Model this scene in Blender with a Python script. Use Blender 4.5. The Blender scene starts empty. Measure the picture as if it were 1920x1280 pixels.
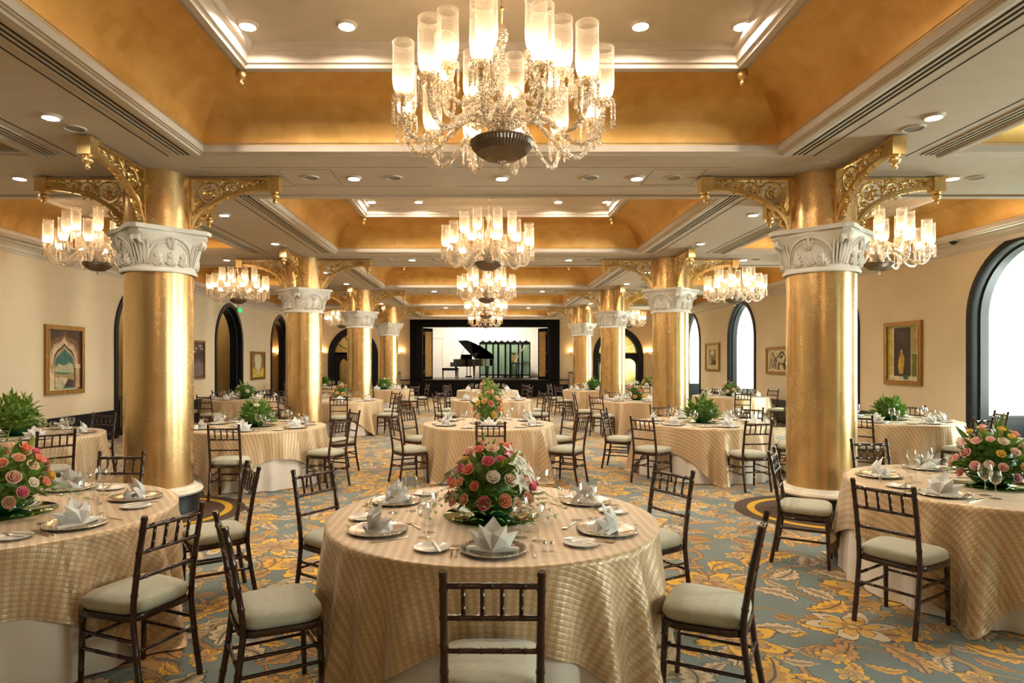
import bpy, math, random
from mathutils import Vector, Matrix
PI = math.pi
rnd = random.Random(7)
scene = bpy.context.scene
C = scene.collection

# ------------------------------------------------------------------ camera, world, daylight, exposure
CAMZ = 1.68
cam_d = bpy.data.cameras.new('camera'); cam = bpy.data.objects.new('camera', cam_d); C.objects.link(cam)
cam.location = (0, 0, CAMZ); cam.rotation_euler = (PI/2, 0, 0)
cam_d.sensor_width = 36; cam_d.lens = 1200/1920*36
cam_d.shift_x = 53/1920; cam_d.shift_y = 37/1920; cam_d.clip_end = 200; cam_d.clip_start = 0.05
scene.camera = cam
scene.view_settings.view_transform = 'Standard'; scene.view_settings.look = 'None'
scene.view_settings.gamma = 1; scene.view_settings.use_curve_mapping = False
scene.view_settings.exposure = 2.3
scene.cycles.use_adaptive_sampling = True; scene.cycles.adaptive_threshold = 0.05
scene.cycles.max_bounces = 6; scene.cycles.diffuse_bounces = 3; scene.cycles.glossy_bounces = 3
scene.cycles.transparent_max_bounces = 12; scene.cycles.transmission_bounces = 4
scene.cycles.sample_clamp_indirect = 6; scene.cycles.caustics_reflective = False; scene.cycles.caustics_refractive = False
world = bpy.data.worlds.new('sky'); scene.world = world; world.use_nodes = True
world.node_tree.nodes['Background'].inputs[0].default_value = (0.80, 1.0, 0.92, 1)
world.node_tree.nodes['Background'].inputs[1].default_value = 0.6
BULB = 14.0      # chandelier bulb emission
DOWN = 190.0      # downlight lens emission
DAY = 115.0      # daylight watts through each window on the right

XM = 0.07                       # middle line of the hall
WL, WR = -8.03, 8.17            # wall faces
YB, Y0 = 30.0, -4.2             # stage wall, wall behind the camera
ZS = 3.72                       # beam soffit
COLX = (XM-3.67, XM+3.67); COLY = [7.1+5.72*k for k in range(4)]
RIGHT_ARCHES = [-0.9, 4.4, 9.7, 15.0, 20.3, 25.2]
LEFT_ARCHES = [15.0, 20.2, 25.2]
for y in RIGHT_ARCHES:          # daylight just outside each window of the right-hand alcoves
    ld = bpy.data.lights.new('window_daylight', 'AREA'); ld.shape = 'RECTANGLE'; ld.size = 2.5; ld.size_y = 1.2
    ld.energy = DAY; ld.color = (0.93, 1.0, 0.92)
    lo = bpy.data.objects.new('window_daylight', ld); C.objects.link(lo)
    lo.location = (WR+1.75, y, 2.0); lo.rotation_euler = (0, PI/2, 0)

# ------------------------------------------------------------------ materials
def lin(c):
    if isinstance(c, str):
        c = [int(c[i:i+2], 16)/255 for i in (0, 2, 4)]
        c = [x/12.92 if x <= .04045 else ((x+.055)/1.055)**2.4 for x in c]
    return (c[0], c[1], c[2], 1)
class NT:
    def __init__(s, name):
        s.m = bpy.data.materials.new(name); s.m.use_nodes = True; s.t = s.m.node_tree
        s.t.nodes.clear(); s.out = s.n('ShaderNodeOutputMaterial')
    def n(s, typ, **k):
        nd = s.t.nodes.new(typ)
        for a, v in k.items(): setattr(nd, a, v)
        return nd
    def put(s, sock, v):
        if hasattr(v, 'links') or hasattr(v, 'is_linked'): s.t.links.new(v, sock)
        else:
            if isinstance(v, str): v = lin(v)
            sock.default_value = v
    def math(s, op, a, b=0.0, c=None):
        nd = s.n('ShaderNodeMath', operation=op); s.put(nd.inputs[0], a); s.put(nd.inputs[1], b)
        if c is not None: s.put(nd.inputs[2], c)
        return nd.outputs[0]
    def vmath(s, op, a, b=None, scale=None):
        nd = s.n('ShaderNodeVectorMath', operation=op); s.put(nd.inputs[0], a)
        if b is not None: s.put(nd.inputs[1], b)
        if scale is not None: s.put(nd.inputs['Scale'], scale)
        return nd.outputs['Value'] if op in ('LENGTH', 'DOT_PRODUCT') else nd.outputs[0]
    def coord(s, kind='Object'): return s.n('ShaderNodeTexCoord').outputs[kind]
    def mapping(s, v, scale=(1, 1, 1), rot=(0, 0, 0)):
        nd = s.n('ShaderNodeMapping'); s.put(nd.inputs[0], v); nd.inputs['Scale'].default_value = scale
        nd.inputs['Rotation'].default_value = rot; return nd.outputs[0]
    def noise(s, v, scale, detail=3, rough=.5, col=False):
        nd = s.n('ShaderNodeTexNoise'); s.put(nd.inputs['Vector'], v); nd.inputs['Scale'].default_value = scale
        nd.inputs['Detail'].default_value = detail; nd.inputs['Roughness'].default_value = rough
        return nd.outputs['Color' if col else 'Fac']
    def ramp(s, f, stops, interp='LINEAR'):
        nd = s.n('ShaderNodeValToRGB'); s.put(nd.inputs[0], f); e = nd.color_ramp; e.interpolation = interp
        while len(e.elements) < len(stops): e.elements.new(1)
        for el, (p, c) in zip(e.elements, stops): el.position = p; el.color = lin(c)
        return nd.outputs[0]
    def mix(s, f, a, b):
        nd = s.n('ShaderNodeMix', data_type='RGBA'); s.put(nd.inputs[0], f); s.put(nd.inputs[6], a); s.put(nd.inputs[7], b)
        return nd.outputs[2]
    def rng(s, v, a, b, c=0., d=1.):
        nd = s.n('ShaderNodeMapRange'); s.put(nd.inputs[0], v)
        for i, x in enumerate((a, b, c, d)): nd.inputs[i+1].default_value = x
        return nd.outputs[0]
    def bump(s, h, strength=.3, dist=.01):
        nd = s.n('ShaderNodeBump'); s.put(nd.inputs['Height'], h); nd.inputs['Strength'].default_value = strength
        nd.inputs['Distance'].default_value = dist; return nd.outputs[0]
    def bsdf(s, **k):
        p = s.n('ShaderNodeBsdfPrincipled')
        names = dict(color='Base Color', rough='Roughness', metal='Metallic', normal='Normal', coat='Coat Weight', sheen='Sheen Weight',
                     emit='Emission Color', estr='Emission Strength', spec='Specular IOR Level', trans='Transmission Weight', aniso='Anisotropic',
                     subs='Subsurface Weight')
        for a, v in k.items(): s.put(p.inputs[names[a]], v)
        return p.outputs[0]
    def mixs(s, f, a, b):
        nd = s.n('ShaderNodeMixShader'); s.put(nd.inputs[0], f); s.t.links.new(a, nd.inputs[1]); s.t.links.new(b, nd.inputs[2]); return nd.outputs[0]
    def done(s, sh): s.t.links.new(sh, s.out.inputs[0]); return s.m

def plain(name, col, rough=.5, metal=0., var=.06, scale=6., bump=0., **k):
    t = NT(name); co = t.coord(); nz = t.noise(co, scale, 4)
    c = lin(col); d = tuple(min(1, x*(1+var*2)) for x in c[:3])+(1,); e = tuple(x*(1-var*2) for x in c[:3])+(1,)
    cc = t.mix(t.rng(nz, .3, .7), e, d)
    if bump: k['normal'] = t.bump(t.noise(co, scale*12, 3), bump, .004)
    return t.done(t.bsdf(color=cc, rough=rough, metal=metal, **k))

M = {}
def gold_leaf(name, rough0, rough1, c0, c1, c2, sc, met=1., bmp=.1):
    t = NT(name); co = t.coord()
    a = t.noise(co, 2.2*sc, 6, .62); b = t.noise(t.mapping(co, (1, 1, .35)), 9*sc, 5, .6); fine = t.noise(co, 60, 3, .6)
    br = t.n('ShaderNodeTexVoronoi', distance='CHEBYCHEV'); t.put(br.inputs['Vector'], co); br.inputs['Scale'].default_value = 7.5
    br.inputs['Randomness'].default_value = .35
    leaf = t.n('ShaderNodeSeparateColor'); t.put(leaf.inputs[0], br.outputs['Color'])
    f = t.math('ADD', t.math('MULTIPLY', a, .62), t.math('ADD', t.math('MULTIPLY', b, .28), t.math('MULTIPLY', leaf.outputs[0], .10)))
    col = t.ramp(f, [(.33, c0), (.5, c1), (.68, c2)])
    ro = t.math('ADD', t.rng(f, .35, .65, rough0, rough1), t.math('MULTIPLY', t.math('SUBTRACT', fine, .5), .06))
    h = t.math('ADD', t.math('MULTIPLY', fine, .4), t.math('MULTIPLY', b, .6))
    return t.done(t.bsdf(color=col, rough=ro, metal=met, normal=t.bump(h, bmp, .01)))
M['gold'] = gold_leaf('gold_leaf_column', .25, .28, 'DBB680', 'E2BF8A', 'E8C694', .7, .97, .012)
M['cove'] = gold_leaf('gold_leaf_cove', .42, .54, 'C69A54', 'D8AE68', 'E6C080', .6, .85, .05)
M['brass'] = gold_leaf('gilded_carving', .26, .36, 'D2AE70', 'E0C084', 'EDD4A2', 3., .95)
M['white'] = plain('ceiling_paint', 'CEC2B4', .55, var=.02)
M['panel'] = plain('coffer_paint', 'C8B8A2', .6, var=.02)
M['wall'] = plain('cream_wall_paint', 'E4CFB0', .6, var=.025, scale=1.2)
M['alcove'] = plain('alcove_paint', 'C4C8B2', .6, var=.02)
M['stagewall'] = plain('stage_wall_paint', 'E2D6C6', .6, var=.02)
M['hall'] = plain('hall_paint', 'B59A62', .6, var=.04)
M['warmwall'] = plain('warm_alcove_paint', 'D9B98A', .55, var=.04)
M['navy'] = plain('navy_black_joinery', '0F1118', .42, var=.1, spec=.3)
M['stageblack'] = plain('stage_black_lacquer', '080608', .6, spec=.12, var=.1)
M['black'] = plain('black_slot', '0B0A09', .6)
M['plaster'] = plain('white_plaster', 'D9D4CA', .6, var=.03, bump=.15)
M['wood'] = plain('dark_mahogany', '351B10', .22, var=.15, scale=18, coat=.35)
M['cushion'] = plain('sage_cushion', 'B5B39E', .72, var=.04, scale=30, bump=.1, sheen=.25)
M['under'] = plain('white_undercloth', 'E9E0D6', .75, var=.02)
M['china'] = plain('white_china', 'EDE6DA', .18, var=.01, coat=.4)
M['silver'] = plain('silver_plate', 'E0D8CC', .20, 1., var=.04)
M['bronze'] = plain('aged_silver_bronze', '84766A', .36, 1., var=.06, scale=40)
M['stone'] = plain('base_stone', 'E2D8C6', .4)
M['bowl'] = plain('green_glaze', '2F6A3F', .15, var=.1, coat=.5)
M['piano'] = plain('piano_black', '08080A', .08, coat=.6)
M['ivory'] = plain('ivory_keys', 'EEE8DA', .3)
M['frame'] = plain('aged_gold_frame', 'A27A44', .38, .75, var=.15, scale=30)
M['soil'] = plain('stage_floor_boards', '1B1614', .3)
M['table'] = plain('table_plywood', '8A6A45', .6)
M['vent'] = plain('speaker_grille', '8F8A80', .6)
M['cctv'] = plain('smoked_dome', '15131A', .1)
M['tanpanel'] = plain('gilded_door_panel', 'C79A5A', .45, .3, var=.12, scale=12)
M['taupe'] = plain('taupe_lacquer', '9A8474', .5)
t = NT('white_linen_napkin'); tl = t.n('ShaderNodeBsdfTranslucent'); tl.inputs[0].default_value = (.95, .94, .92, 1)
M['napkin'] = t.done(t.mixs(.3, t.bsdf(color=t.mix(t.noise(t.coord(), 40, 3), 'F3F0EA', 'FAF8F4'), rough=.8), tl.outputs[0]))
t = NT('foliage'); oi = t.n('ShaderNodeObjectInfo'); nz = t.noise(t.coord(), 30, 3)
base = t.mix(t.rng(nz, .35, .65), '3E6420', '8FA84A')
lc = t.mix(.6, base, oi.outputs['Color']); tl = t.n('ShaderNodeBsdfTranslucent'); t.put(tl.inputs[0], lc)
M['leaf'] = t.done(t.mixs(.25, t.bsdf(color=lc, rough=.45), tl.outputs[0]))
t = NT('petal'); oi = t.n('ShaderNodeObjectInfo'); nz = t.noise(t.coord(), 60, 2)
pc = t.mix(t.rng(nz, .3, .8, 0, .3), oi.outputs['Color'], 'FFF2DC'); tl = t.n('ShaderNodeBsdfTranslucent'); t.put(tl.inputs[0], pc)
M['petal'] = t.done(t.mixs(.35, t.bsdf(color=pc, rough=.55), tl.outputs[0]))

# thin clear glass, crystal, shades, mirror
def thin_glass(name, base, col, rough=.03, edge=.75):
    t = NT(name); lw = t.n('ShaderNodeLayerWeight'); lw.inputs[0].default_value = .35
    tr = t.n('ShaderNodeBsdfTransparent'); tr.inputs[0].default_value = lin(col)
    gl = t.n('ShaderNodeBsdfGlossy'); gl.inputs['Roughness'].default_value = rough; gl.inputs[0].default_value = (1, 1, 1, 1)
    f = t.math('ADD', base, t.math('MULTIPLY', lw.outputs['Facing'], edge))
    return t.done(t.mixs(t.math('MINIMUM', f, .95), tr.outputs[0], gl.outputs[0]))
M['glass'] = thin_glass('wine_glass', .07, (.95, .96, .96), .03, .62)
M['pane'] = thin_glass('window_pane', .05, (.97, .99, .98), .02, .3)
t = NT('cut_crystal'); co = t.coord(); vo = t.n('ShaderNodeTexVoronoi'); t.put(vo.inputs['Vector'], co); vo.inputs['Scale'].default_value = 90
tr = t.n('ShaderNodeBsdfTransparent'); tr.inputs[0].default_value = (.98, .96, .92, 1)
gl = t.bsdf(color='F6EBDD', rough=.08, metal=.85, normal=t.bump(vo.outputs['Distance'], 1., .01))
M['crystal'] = t.done(t.mixs(t.rng(vo.outputs['Distance'], .1, .6, .30, .75), tr.outputs[0], gl))
t = NT('etched_shade'); sx = t.n('ShaderNodeSeparateXYZ'); t.put(sx.inputs[0], t.coord())
lw = t.n('ShaderNodeLayerWeight'); lw.inputs[0].default_value = .4
et = t.noise(t.coord(), 120, 2, .6)
body = t.rng(sx.outputs[2], .03, .12, .34, .11)
f = t.math('ADD', t.math('MULTIPLY', body, t.rng(et, .35, .65, .55, 1.3)), t.math('MULTIPLY', lw.outputs['Facing'], .38))
tr = t.n('ShaderNodeBsdfTransparent'); tr.inputs[0].default_value = (1, .98, .95, 1)
tl = t.n('ShaderNodeBsdfTranslucent'); tl.inputs[0].default_value = (1, .95, .88, 1)
df = t.bsdf(color='FFF4E4', rough=.25)
M['shade'] = t.done(t.mixs(t.math('MINIMUM', f, .9), tr.outputs[0], t.mixs(.55, df, tl.outputs[0])))
t = NT('mirror_plate'); M['mirror'] = t.done(t.bsdf(color='A9BDA6', rough=.02, metal=1.))
def emit(name, col, s):
    t = NT(name); e = t.n('ShaderNodeEmission'); e.inputs[0].default_value = lin(col); e.inputs[1].default_value = s
    return t.done(e.outputs[0])
M['bulb'] = emit('warm_bulb', (1.0, .74, .46), BULB)
M['lens'] = emit('downlight_lens', (1.0, .86, .68), DOWN)
M['sconcebulb'] = emit('sconce_bulb', (1.0, .62, .28), 40)
M['exit'] = emit('exit_green', (.02, .45, .10), .5)

# striped satin cloth
t = NT('gold_satin_cloth'); uv = t.n('ShaderNodeUVMap').outputs[0]; sp = t.n('ShaderNodeSeparateXYZ'); t.put(sp.inputs[0], uv)
wob = t.math('MULTIPLY', t.math('SUBTRACT', t.noise(uv, 5, 2), .5), .012)
stripe = t.math('PINGPONG', t.math('ADD', sp.outputs[0], wob), .024)
sf = t.rng(stripe, .009, .015)
cross = t.math('PINGPONG', t.math('ADD', sp.outputs[1], t.math('MULTIPLY', wob, .9)), .013)
cf = t.rng(cross, .006, .0105)
f = t.math('MULTIPLY', t.math('ADD', t.math('MULTIPLY', sf, .75), .0), t.math('SUBTRACT', 1.0, t.math('MULTIPLY', cf, .75)))
f = t.math('ADD', f, t.math('MULTIPLY', cf, .12))
col = t.mix(f, 'C4A379', 'DFC7A6')
h = t.math('ADD', t.math('MULTIPLY', sf, .5), t.math('MULTIPLY', t.math('SUBTRACT', 1., cf), .5))
M['satin'] = t.done(t.bsdf(color=col, rough=t.rng(f, 0, 1, .42, .30), metal=.22, sheen=.3, normal=t.bump(h, .35, .004)))

# floral carpet
t = NT('floral_carpet'); P = t.coord('Object')
warp = t.vmath('SCALE', t.vmath('SUBTRACT', t.noise(P, 2.6, 2, .5, True), (.5, .5, .5)), scale=.16)
Pw = t.vmath('ADD', P, warp)
fz = t.noise(P, 240, 2, .7)
ser = t.math('MULTIPLY', t.math('SUBTRACT', t.noise(P, 21, 2, .6), .5), .5)
col = t.mix(t.rng(t.noise(P, 1.1, 3), .35, .65), '54635E', '6F7F7B')
OUT = '3B2814'
def cell(scale, vec, seed):
    v = t.n('ShaderNodeTexVoronoi'); t.put(v.inputs['Vector'], t.vmath('ADD', vec, (seed, seed*1.7, 0))); v.inputs['Scale'].default_value = scale
    v.voronoi_dimensions = '2D'; v.inputs['Randomness'].default_value = .8
    loc = t.vmath('SUBTRACT', t.vmath('ADD', vec, (seed, seed*1.7, 0)), v.outputs['Position'])
    rc = t.n('ShaderNodeSeparateColor'); t.put(rc.inputs[0], v.outputs['Color'])
    s = t.n('ShaderNodeSeparateXYZ'); t.put(s.inputs[0], loc)
    return loc, s.outputs[0], s.outputs[1], rc.outputs[0], rc.outputs[1], rc.outputs[2]
def over(mask, c, under): return t.mix(mask, under, c)
def band(v, hi, soft=.04): return t.rng(v, hi, hi-soft)       # 1 below hi
# vines
for sc_, th, c_ in ((1.15, .007, 'A8783A'), (1.9, .008, 'B58A3A')):
    n = t.math('ABSOLUTE', t.math('SUBTRACT', t.noise(Pw, sc_, 1.2, .4), .5))
    col = over(band(n, th*1.7, .004), OUT, col); col = over(band(n, th*1.2, .004), c_, col)
# leaves (two sizes)
def leaves(scale, seed, a, b, keep, cols, col):
    loc, x, y, r1, r2, r3 = cell(scale, Pw, seed)
    ang = t.math('MULTIPLY', r1, 6.283); ca = t.math('COSINE', ang); sa = t.math('SINE', ang)
    u = t.math('ADD', t.math('MULTIPLY', x, ca), t.math('MULTIPLY', y, sa)); w = t.math('SUBTRACT', t.math('MULTIPLY', y, ca), t.math('MULTIPLY', x, sa))
    w = t.math('ADD', w, t.math('MULTIPLY', t.math('MULTIPLY', u, u), 1.6/a*.2))
    uu = t.math('ABSOLUTE', t.math('DIVIDE', u, a)); ww = t.math('ABSOLUTE', t.math('DIVIDE', w, b))
    lob = t.math('MULTIPLY', t.math('ABSOLUTE', t.math('SINE', t.math('MULTIPLY', uu, 9.))), .34)
    f = t.math('ADD', t.math('ADD', t.math('POWER', uu, 1.5), ww), t.math('SUBTRACT', ser, lob))
    on = t.math('GREATER_THAN', r2, 1-keep)
    c_ = t.ramp(r3, [(0, cols[0]), (.34, cols[1]), (.67, cols[2])], 'CONSTANT')
    c2 = t.mix(.5, c_, '6E4A20')
    col = over(t.math('MULTIPLY', on, band(f, 1.0)), OUT, col)
    col = over(t.math('MULTIPLY', on, band(f, .88)), c_, col)
    col = over(t.math('MULTIPLY', on, band(f, .38)), c2, col)
    col = over(t.math('MULTIPLY', on, t.math('MULTIPLY', band(ww, .10, .05), band(f, .8))), OUT, col)
    return col
col = leaves(4.6, 3.1, .105, .040, .75, ('E0A208', 'B8822E', 'C4AA80'), col)
col = leaves(3.1, 9.7, .175, .080, .62, ('E6A808', 'BA8432', 'CDB48C'), col)
col = leaves(2.0, 31.7, .22, .09, .22, ('D8A014', 'B58440', 'CDB892'), col)
# flowers
def flowers(scale, seed, R0, keep, col):
    loc, x, y, r1, r2, r3 = cell(scale, Pw, seed)
    r = t.vmath('LENGTH', loc); th = t.math('ADD', t.math('ARCTAN2', y, x), t.math('MULTIPLY', r1, 6.283))
    pet = t.math('POWER', t.math('ABSOLUTE', t.math('COSINE', t.math('MULTIPLY', th, 3.0))), 1.4)
    rad = t.math('MULTIPLY', t.math('ADD', .48, t.math('MULTIPLY', pet, .52)), t.math('MULTIPLY', R0, t.math('ADD', .75, t.math('MULTIPLY', r3, .35))))
    f = t.math('ADD', t.math('DIVIDE', r, rad), t.math('MULTIPLY', ser, .7))
    on = t.math('GREATER_THAN', r2, 1-keep)
    edge = t.ramp(r3, [(0, 'E0A60C'), (.40, 'CBB794'), (.58, 'E2AC14')], 'CONSTANT'); inner = t.ramp(r3, [(0, 'A58C64'), (.40, 'D29C18'), (.58, 'B08A58')], 'CONSTANT')
    for hi, c_ in ((1.0, OUT), (.935, edge), (.66, OUT), (.62, inner), (.25, OUT), (.215, 'A87428'), (.10, 'D9B66A')):
        col = over(t.math('MULTIPLY', on, band(f, hi, .035)), c_, col)
    seam = t.math('MULTIPLY', band(pet, .12, .05), t.math('MULTIPLY', band(f, .92), t.math('GREATER_THAN', f, .25)))
    return over(t.math('MULTIPLY', on, seam), OUT, col)
col = flowers(3.2, 21.3, .105, .5, col)
col = flowers(1.15, 14.2, .30, .85, col)
col = t.mix(t.rng(fz, .3, .7, .0, .22), col, '2A2620')
M['carpet'] = t.done(t.bsdf(color=col, rough=.85, sheen=.25, normal=t.bump(fz, .4, .006)))
M['ringbrown'] = plain('carpet_brown', '4A3420', .9, scale=60)
M['ringgold'] = plain('carpet_gold', 'C99A1C', .9, scale=60)
t = NT('pale_parquet'); co = t.coord(); br = t.n('ShaderNodeTexBrick'); t.put(br.inputs['Vector'], co); br.inputs['Scale'].default_value = 3
br.inputs['Color1'].default_value = lin('D8C39A'); br.inputs['Color2'].default_value = lin('C9B184'); br.inputs['Mortar'].default_value = lin('9A8058'); br.inputs['Mortar Size'].default_value = .006
M['parquet'] = t.done(t.bsdf(color=br.outputs[0], rough=.25))
t = NT('green_curtain'); co = t.coord(); sp = t.n('ShaderNodeSeparateXYZ'); t.put(sp.inputs[0], co)
M['curtain'] = t.done(t.bsdf(color=t.mix(t.noise(t.mapping(co, (30, 30, 1)), 1, 2), '3E583E', '8FA68A'), rough=.5, sheen=.3))

# ------------------------------------------------------------------ mesh helpers
KIDS = {}
class MB:
    def __init__(s): s.v = []; s.f = []; s.mi = []; s.uv = None
    def add(s, vs, fs, mi=0):
        b = len(s.v); s.v += [tuple(p) for p in vs]
        for f in fs: s.f.append(tuple(i+b for i in f)); s.mi.append(mi)
        return s
    def box(s, x0, x1, y0, y1, z0, z1, mi=0):
        return s.add([(x0,y0,z0),(x1,y0,z0),(x1,y1,z0),(x0,y1,z0),(x0,y0,z1),(x1,y0,z1),(x1,y1,z1),(x0,y1,z1)],
                     [(0,3,2,1),(4,5,6,7),(0,1,5,4),(1,2,6,5),(2,3,7,6),(3,0,4,7)], mi)
    def lathe(s, prof, n=16, c=(0, 0, 0), mi=0, cap=False, sq=None):
        vs = []; fs = []; m = len(prof)
        for i in range(n):
            a = 2*PI*i/n
            for r, z in prof: vs.append((c[0]+r*math.cos(a), c[1]+r*math.sin(a), c[2]+z))
        for i in range(n):
            j = (i+1) % n
            for k in range(m-1): fs.append((i*m+k, j*m+k, j*m+k+1, i*m+k+1))
        if cap: fs.append(tuple(i*m for i in range(n))[::-1]); fs.append(tuple(i*m+m-1 for i in range(n)))
        return s.add(vs, fs, mi)
    def tube(s, pts, r, n=6, mi=0, closed=False, flat=1.0):
        P = [Vector(p) for p in pts]; m = len(P)
        R = r if isinstance(r, (list, tuple)) else [r]*m
        vs = []; up = None
        for i, p in enumerate(P):
            if closed: d = P[(i+1) % m]-P[i-1]
            else: d = P[min(i+1, m-1)]-P[max(i-1, 0)]
            d.normalize()
            if up is None:
                up = Vector((0, 0, 1)) if abs(d.z) < .9 else Vector((1, 0, 0))
            up = up-d*up.dot(d)
            if up.length < 1e-6: up = d.orthogonal()
            up.normalize(); sd = d.cross(up)
            for k in range(n):
                a = 2*PI*k/n; vs.append(p+(up*math.cos(a)*flat+sd*math.sin(a))*R[i])
        fs = []
        for i in range(m if closed else m-1):
            j = (i+1) % m
            for k in range(n): l = (k+1) % n; fs.append((i*n+k, i*n+l, j*n+l, j*n+k))
        if not closed: fs.append(tuple(range(n))[::-1]); fs.append(tuple((m-1)*n+k for k in range(n)))
        return s.add(vs, fs, mi)
    def prism(s, pts, f0, f1, mi=0):
        """closed 2-D outline pts; f0/f1 map (a,b) to the two 3-D faces"""
        n = len(pts); vs = [f0(*p) for p in pts]+[f1(*p) for p in pts]
        fs = [tuple(range(n))[::-1], tuple(range(n, 2*n))]+[(i, (i+1) % n, n+(i+1) % n, n+i) for i in range(n)]
        return s.add(vs, fs, mi)
    def sphere(s, c, r, n=10, m=6, mi=0, sz=1.0):
        return s.lathe([(max(1e-4, r*math.sin(PI*k/m)), -r*sz*math.cos(PI*k/m)) for k in range(m+1)], n, c, mi)
    def mesh(s, name, mats, smooth=None):
        me = bpy.data.meshes.new(name); me.from_pydata(s.v, [], s.f)
        for m in (mats if isinstance(mats, (list, tuple)) else [mats]): me.materials.append(M[m] if isinstance(m, str) else m)
        if any(s.mi): me.polygons.foreach_set('material_index', s.mi)
        if smooth is not None:
            me.polygons.foreach_set('use_smooth', [True]*len(me.polygons))
            if smooth < 180: me.set_sharp_from_angle(angle=math.radians(smooth))
        if s.uv:
            ul = me.uv_layers.new(name='UVMap'); 
            idx = [0]*len(me.loops); me.loops.foreach_get('vertex_index', idx)
            flat = []
            for i in idx: flat += s.uv[i]
            ul.data.foreach_set('uv', flat)
        me.update(); return me
    def build(s, name, mats, parent=None, loc=None, smooth=None):
        return put(name, s.mesh(name, mats, smooth), parent, loc)
def put(name, me, parent=None, loc=None, rot=None, color=None):
    o = bpy.data.objects.new(name, me); C.objects.link(o)
    if parent is not None: o.parent = parent; KIDS.setdefault(parent.name, []).append(o)
    if loc is not None: o.location = loc
    if rot is not None: o.rotation_euler = rot
    if color is not None: o.color = lin(color)
    return o
def tag(o, label, cat, group=None, kind=None):
    if len(label.split()) > 16: print('LONG LABEL', label)
    o['label'] = label; o['category'] = cat
    if group: o['group'] = group
    if kind: o['kind'] = kind
    return o
def thing(name, label, cat, loc=(0, 0, 0), rz=0, group=None, kind=None):
    o = put(name, None, None, loc, (0, 0, rz)); o.empty_display_size = .1
    return tag(o, label, cat, group, kind)
def struct(o): o['kind'] = 'structure'; return o
def copy_tree(o, parent=None):
    c = o.copy(); C.objects.link(c); c.parent = parent
    for ch in KIDS.get(o.name, []): copy_tree(ch, c)
    return c
def arcpts(cx, cz, r, a0, a1, n): return [(cx+r*math.cos(a0+(a1-a0)*i/n), cz+r*math.sin(a0+(a1-a0)*i/n)) for i in range(n+1)]

# ------------------------------------------------------------------ the hall: floor, walls, arches, ceiling
floor = struct(MB().box(WL-.3, WR+.3, Y0, 23.0, -.1, 0).build('floor', 'carpet'))
o = MB().box(WL-.3, WR+.3, 23.0, YB, -.1, 0).build('dance_floor', 'parquet', floor)
for cx in COLX:                                   # woven rings round every column
    for cy in COLY:
        for r0, r1, m, z in ((.40, .68, 'ringbrown', .003), (.68, .76, 'ringgold', .004), (.76, .90, 'ringbrown', .003)):
            MB().lathe([(r0, 0), (r0, z), (r1, z), (r1, 0)], 48, (cx, cy, 0)).build('carpet_ring', m, floor)

def arch_path(w, zs, h, off=0., n=12):
    """right half then left half of a pointed arch: list of (a, z) from right foot over the apex to the left foot"""
    c = (h*h-w*w)/(2*w); R = w+c-off
    a1 = math.acos(max(-1, min(1, c/R)))
    half = [(w-off, 0), (w-off, zs*.5)]+[(-c+R*math.cos(a1*i/n), zs+R*math.sin(a1*i/n)) for i in range(n+1)]
    half[-1] = (0, half[-1][1])
    return half+[(-a, z) for a, z in half[-2::-1]]
def wall_with_arches(name, x, y0, y1, arches, ztop, thick):
    """wall in the plane X = x; arches = [(yc, w, zs, h)]"""
    mb = MB(); ys = y0
    for yc, w, zs, h in sorted(arches):
        mb.box(min(x, x+thick), max(x, x+thick), ys, yc-w, 0, ztop)
        pr = [(a, z) for a, z in arch_path(w, zs, h) if z >= zs-1e-6]
        for (a, z), (b, q) in zip(pr, pr[1:]):
            mb.add([(x, yc+a, z), (x, yc+b, q), (x, yc+b, ztop), (x, yc+a, ztop),
                    (x+thick, yc+a, z), (x+thick, yc+b, q), (x+thick, yc+b, ztop), (x+thick, yc+a, ztop)],
                   [(0, 1, 2, 3), (7, 6, 5, 4), (0, 4, 5, 1)])
        ys = yc+w
    mb.box(min(x, x+thick), max(x, x+thick), ys, y1, 0, ztop)
    return struct(mb.build(name, 'wall'))
AW, AZ, AH = 1.03, 2.40, 1.15
wall_with_arches('wall_right', WR, Y0, YB, [(y, AW, AZ, AH) for y in RIGHT_ARCHES], ZS, .18)
LA = [(15.0, AW, 2.3, 1.15), (20.2, AW, 2.3, 1.15), (25.2, AW, 2.3, 1.15)]
wall_with_arches('wall_left', WL, Y0, YB, LA, ZS, -.18)
struct(MB().box(WL-.2, WR+.2, Y0-.15, Y0, 0, ZS+.8).build('wall_rear', 'wall'))
def frame_sweep(w, zs, h, prof, place):
    """sweep prof [(offset inwards, depth)] along the arch; place(a, z, depth)"""
    rows = [arch_path(w, zs, h, off) for off, d in prof]; n = len(rows[0]); m = len(prof); mb = MB()
    vs = [place(rows[k][i][0], rows[k][i][1], prof[k][1]) for i in range(n) for k in range(m)]
    fs = [(i*m+k, i*m+(k+1) % m, (i+1)*m+(k+1) % m, (i+1)*m+k) for i in range(n-1) for k in range(m)]
    fs += [tuple(range(m)), tuple((n-1)*m+k for k in range(m))[::-1]]
    return mb.add(vs, fs)
FP = [(-.07, -.035), (.03, -.035), (.045, .0), (.045, .09), (.075, .10), (.075, .24), (-.07, .24)]
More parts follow.
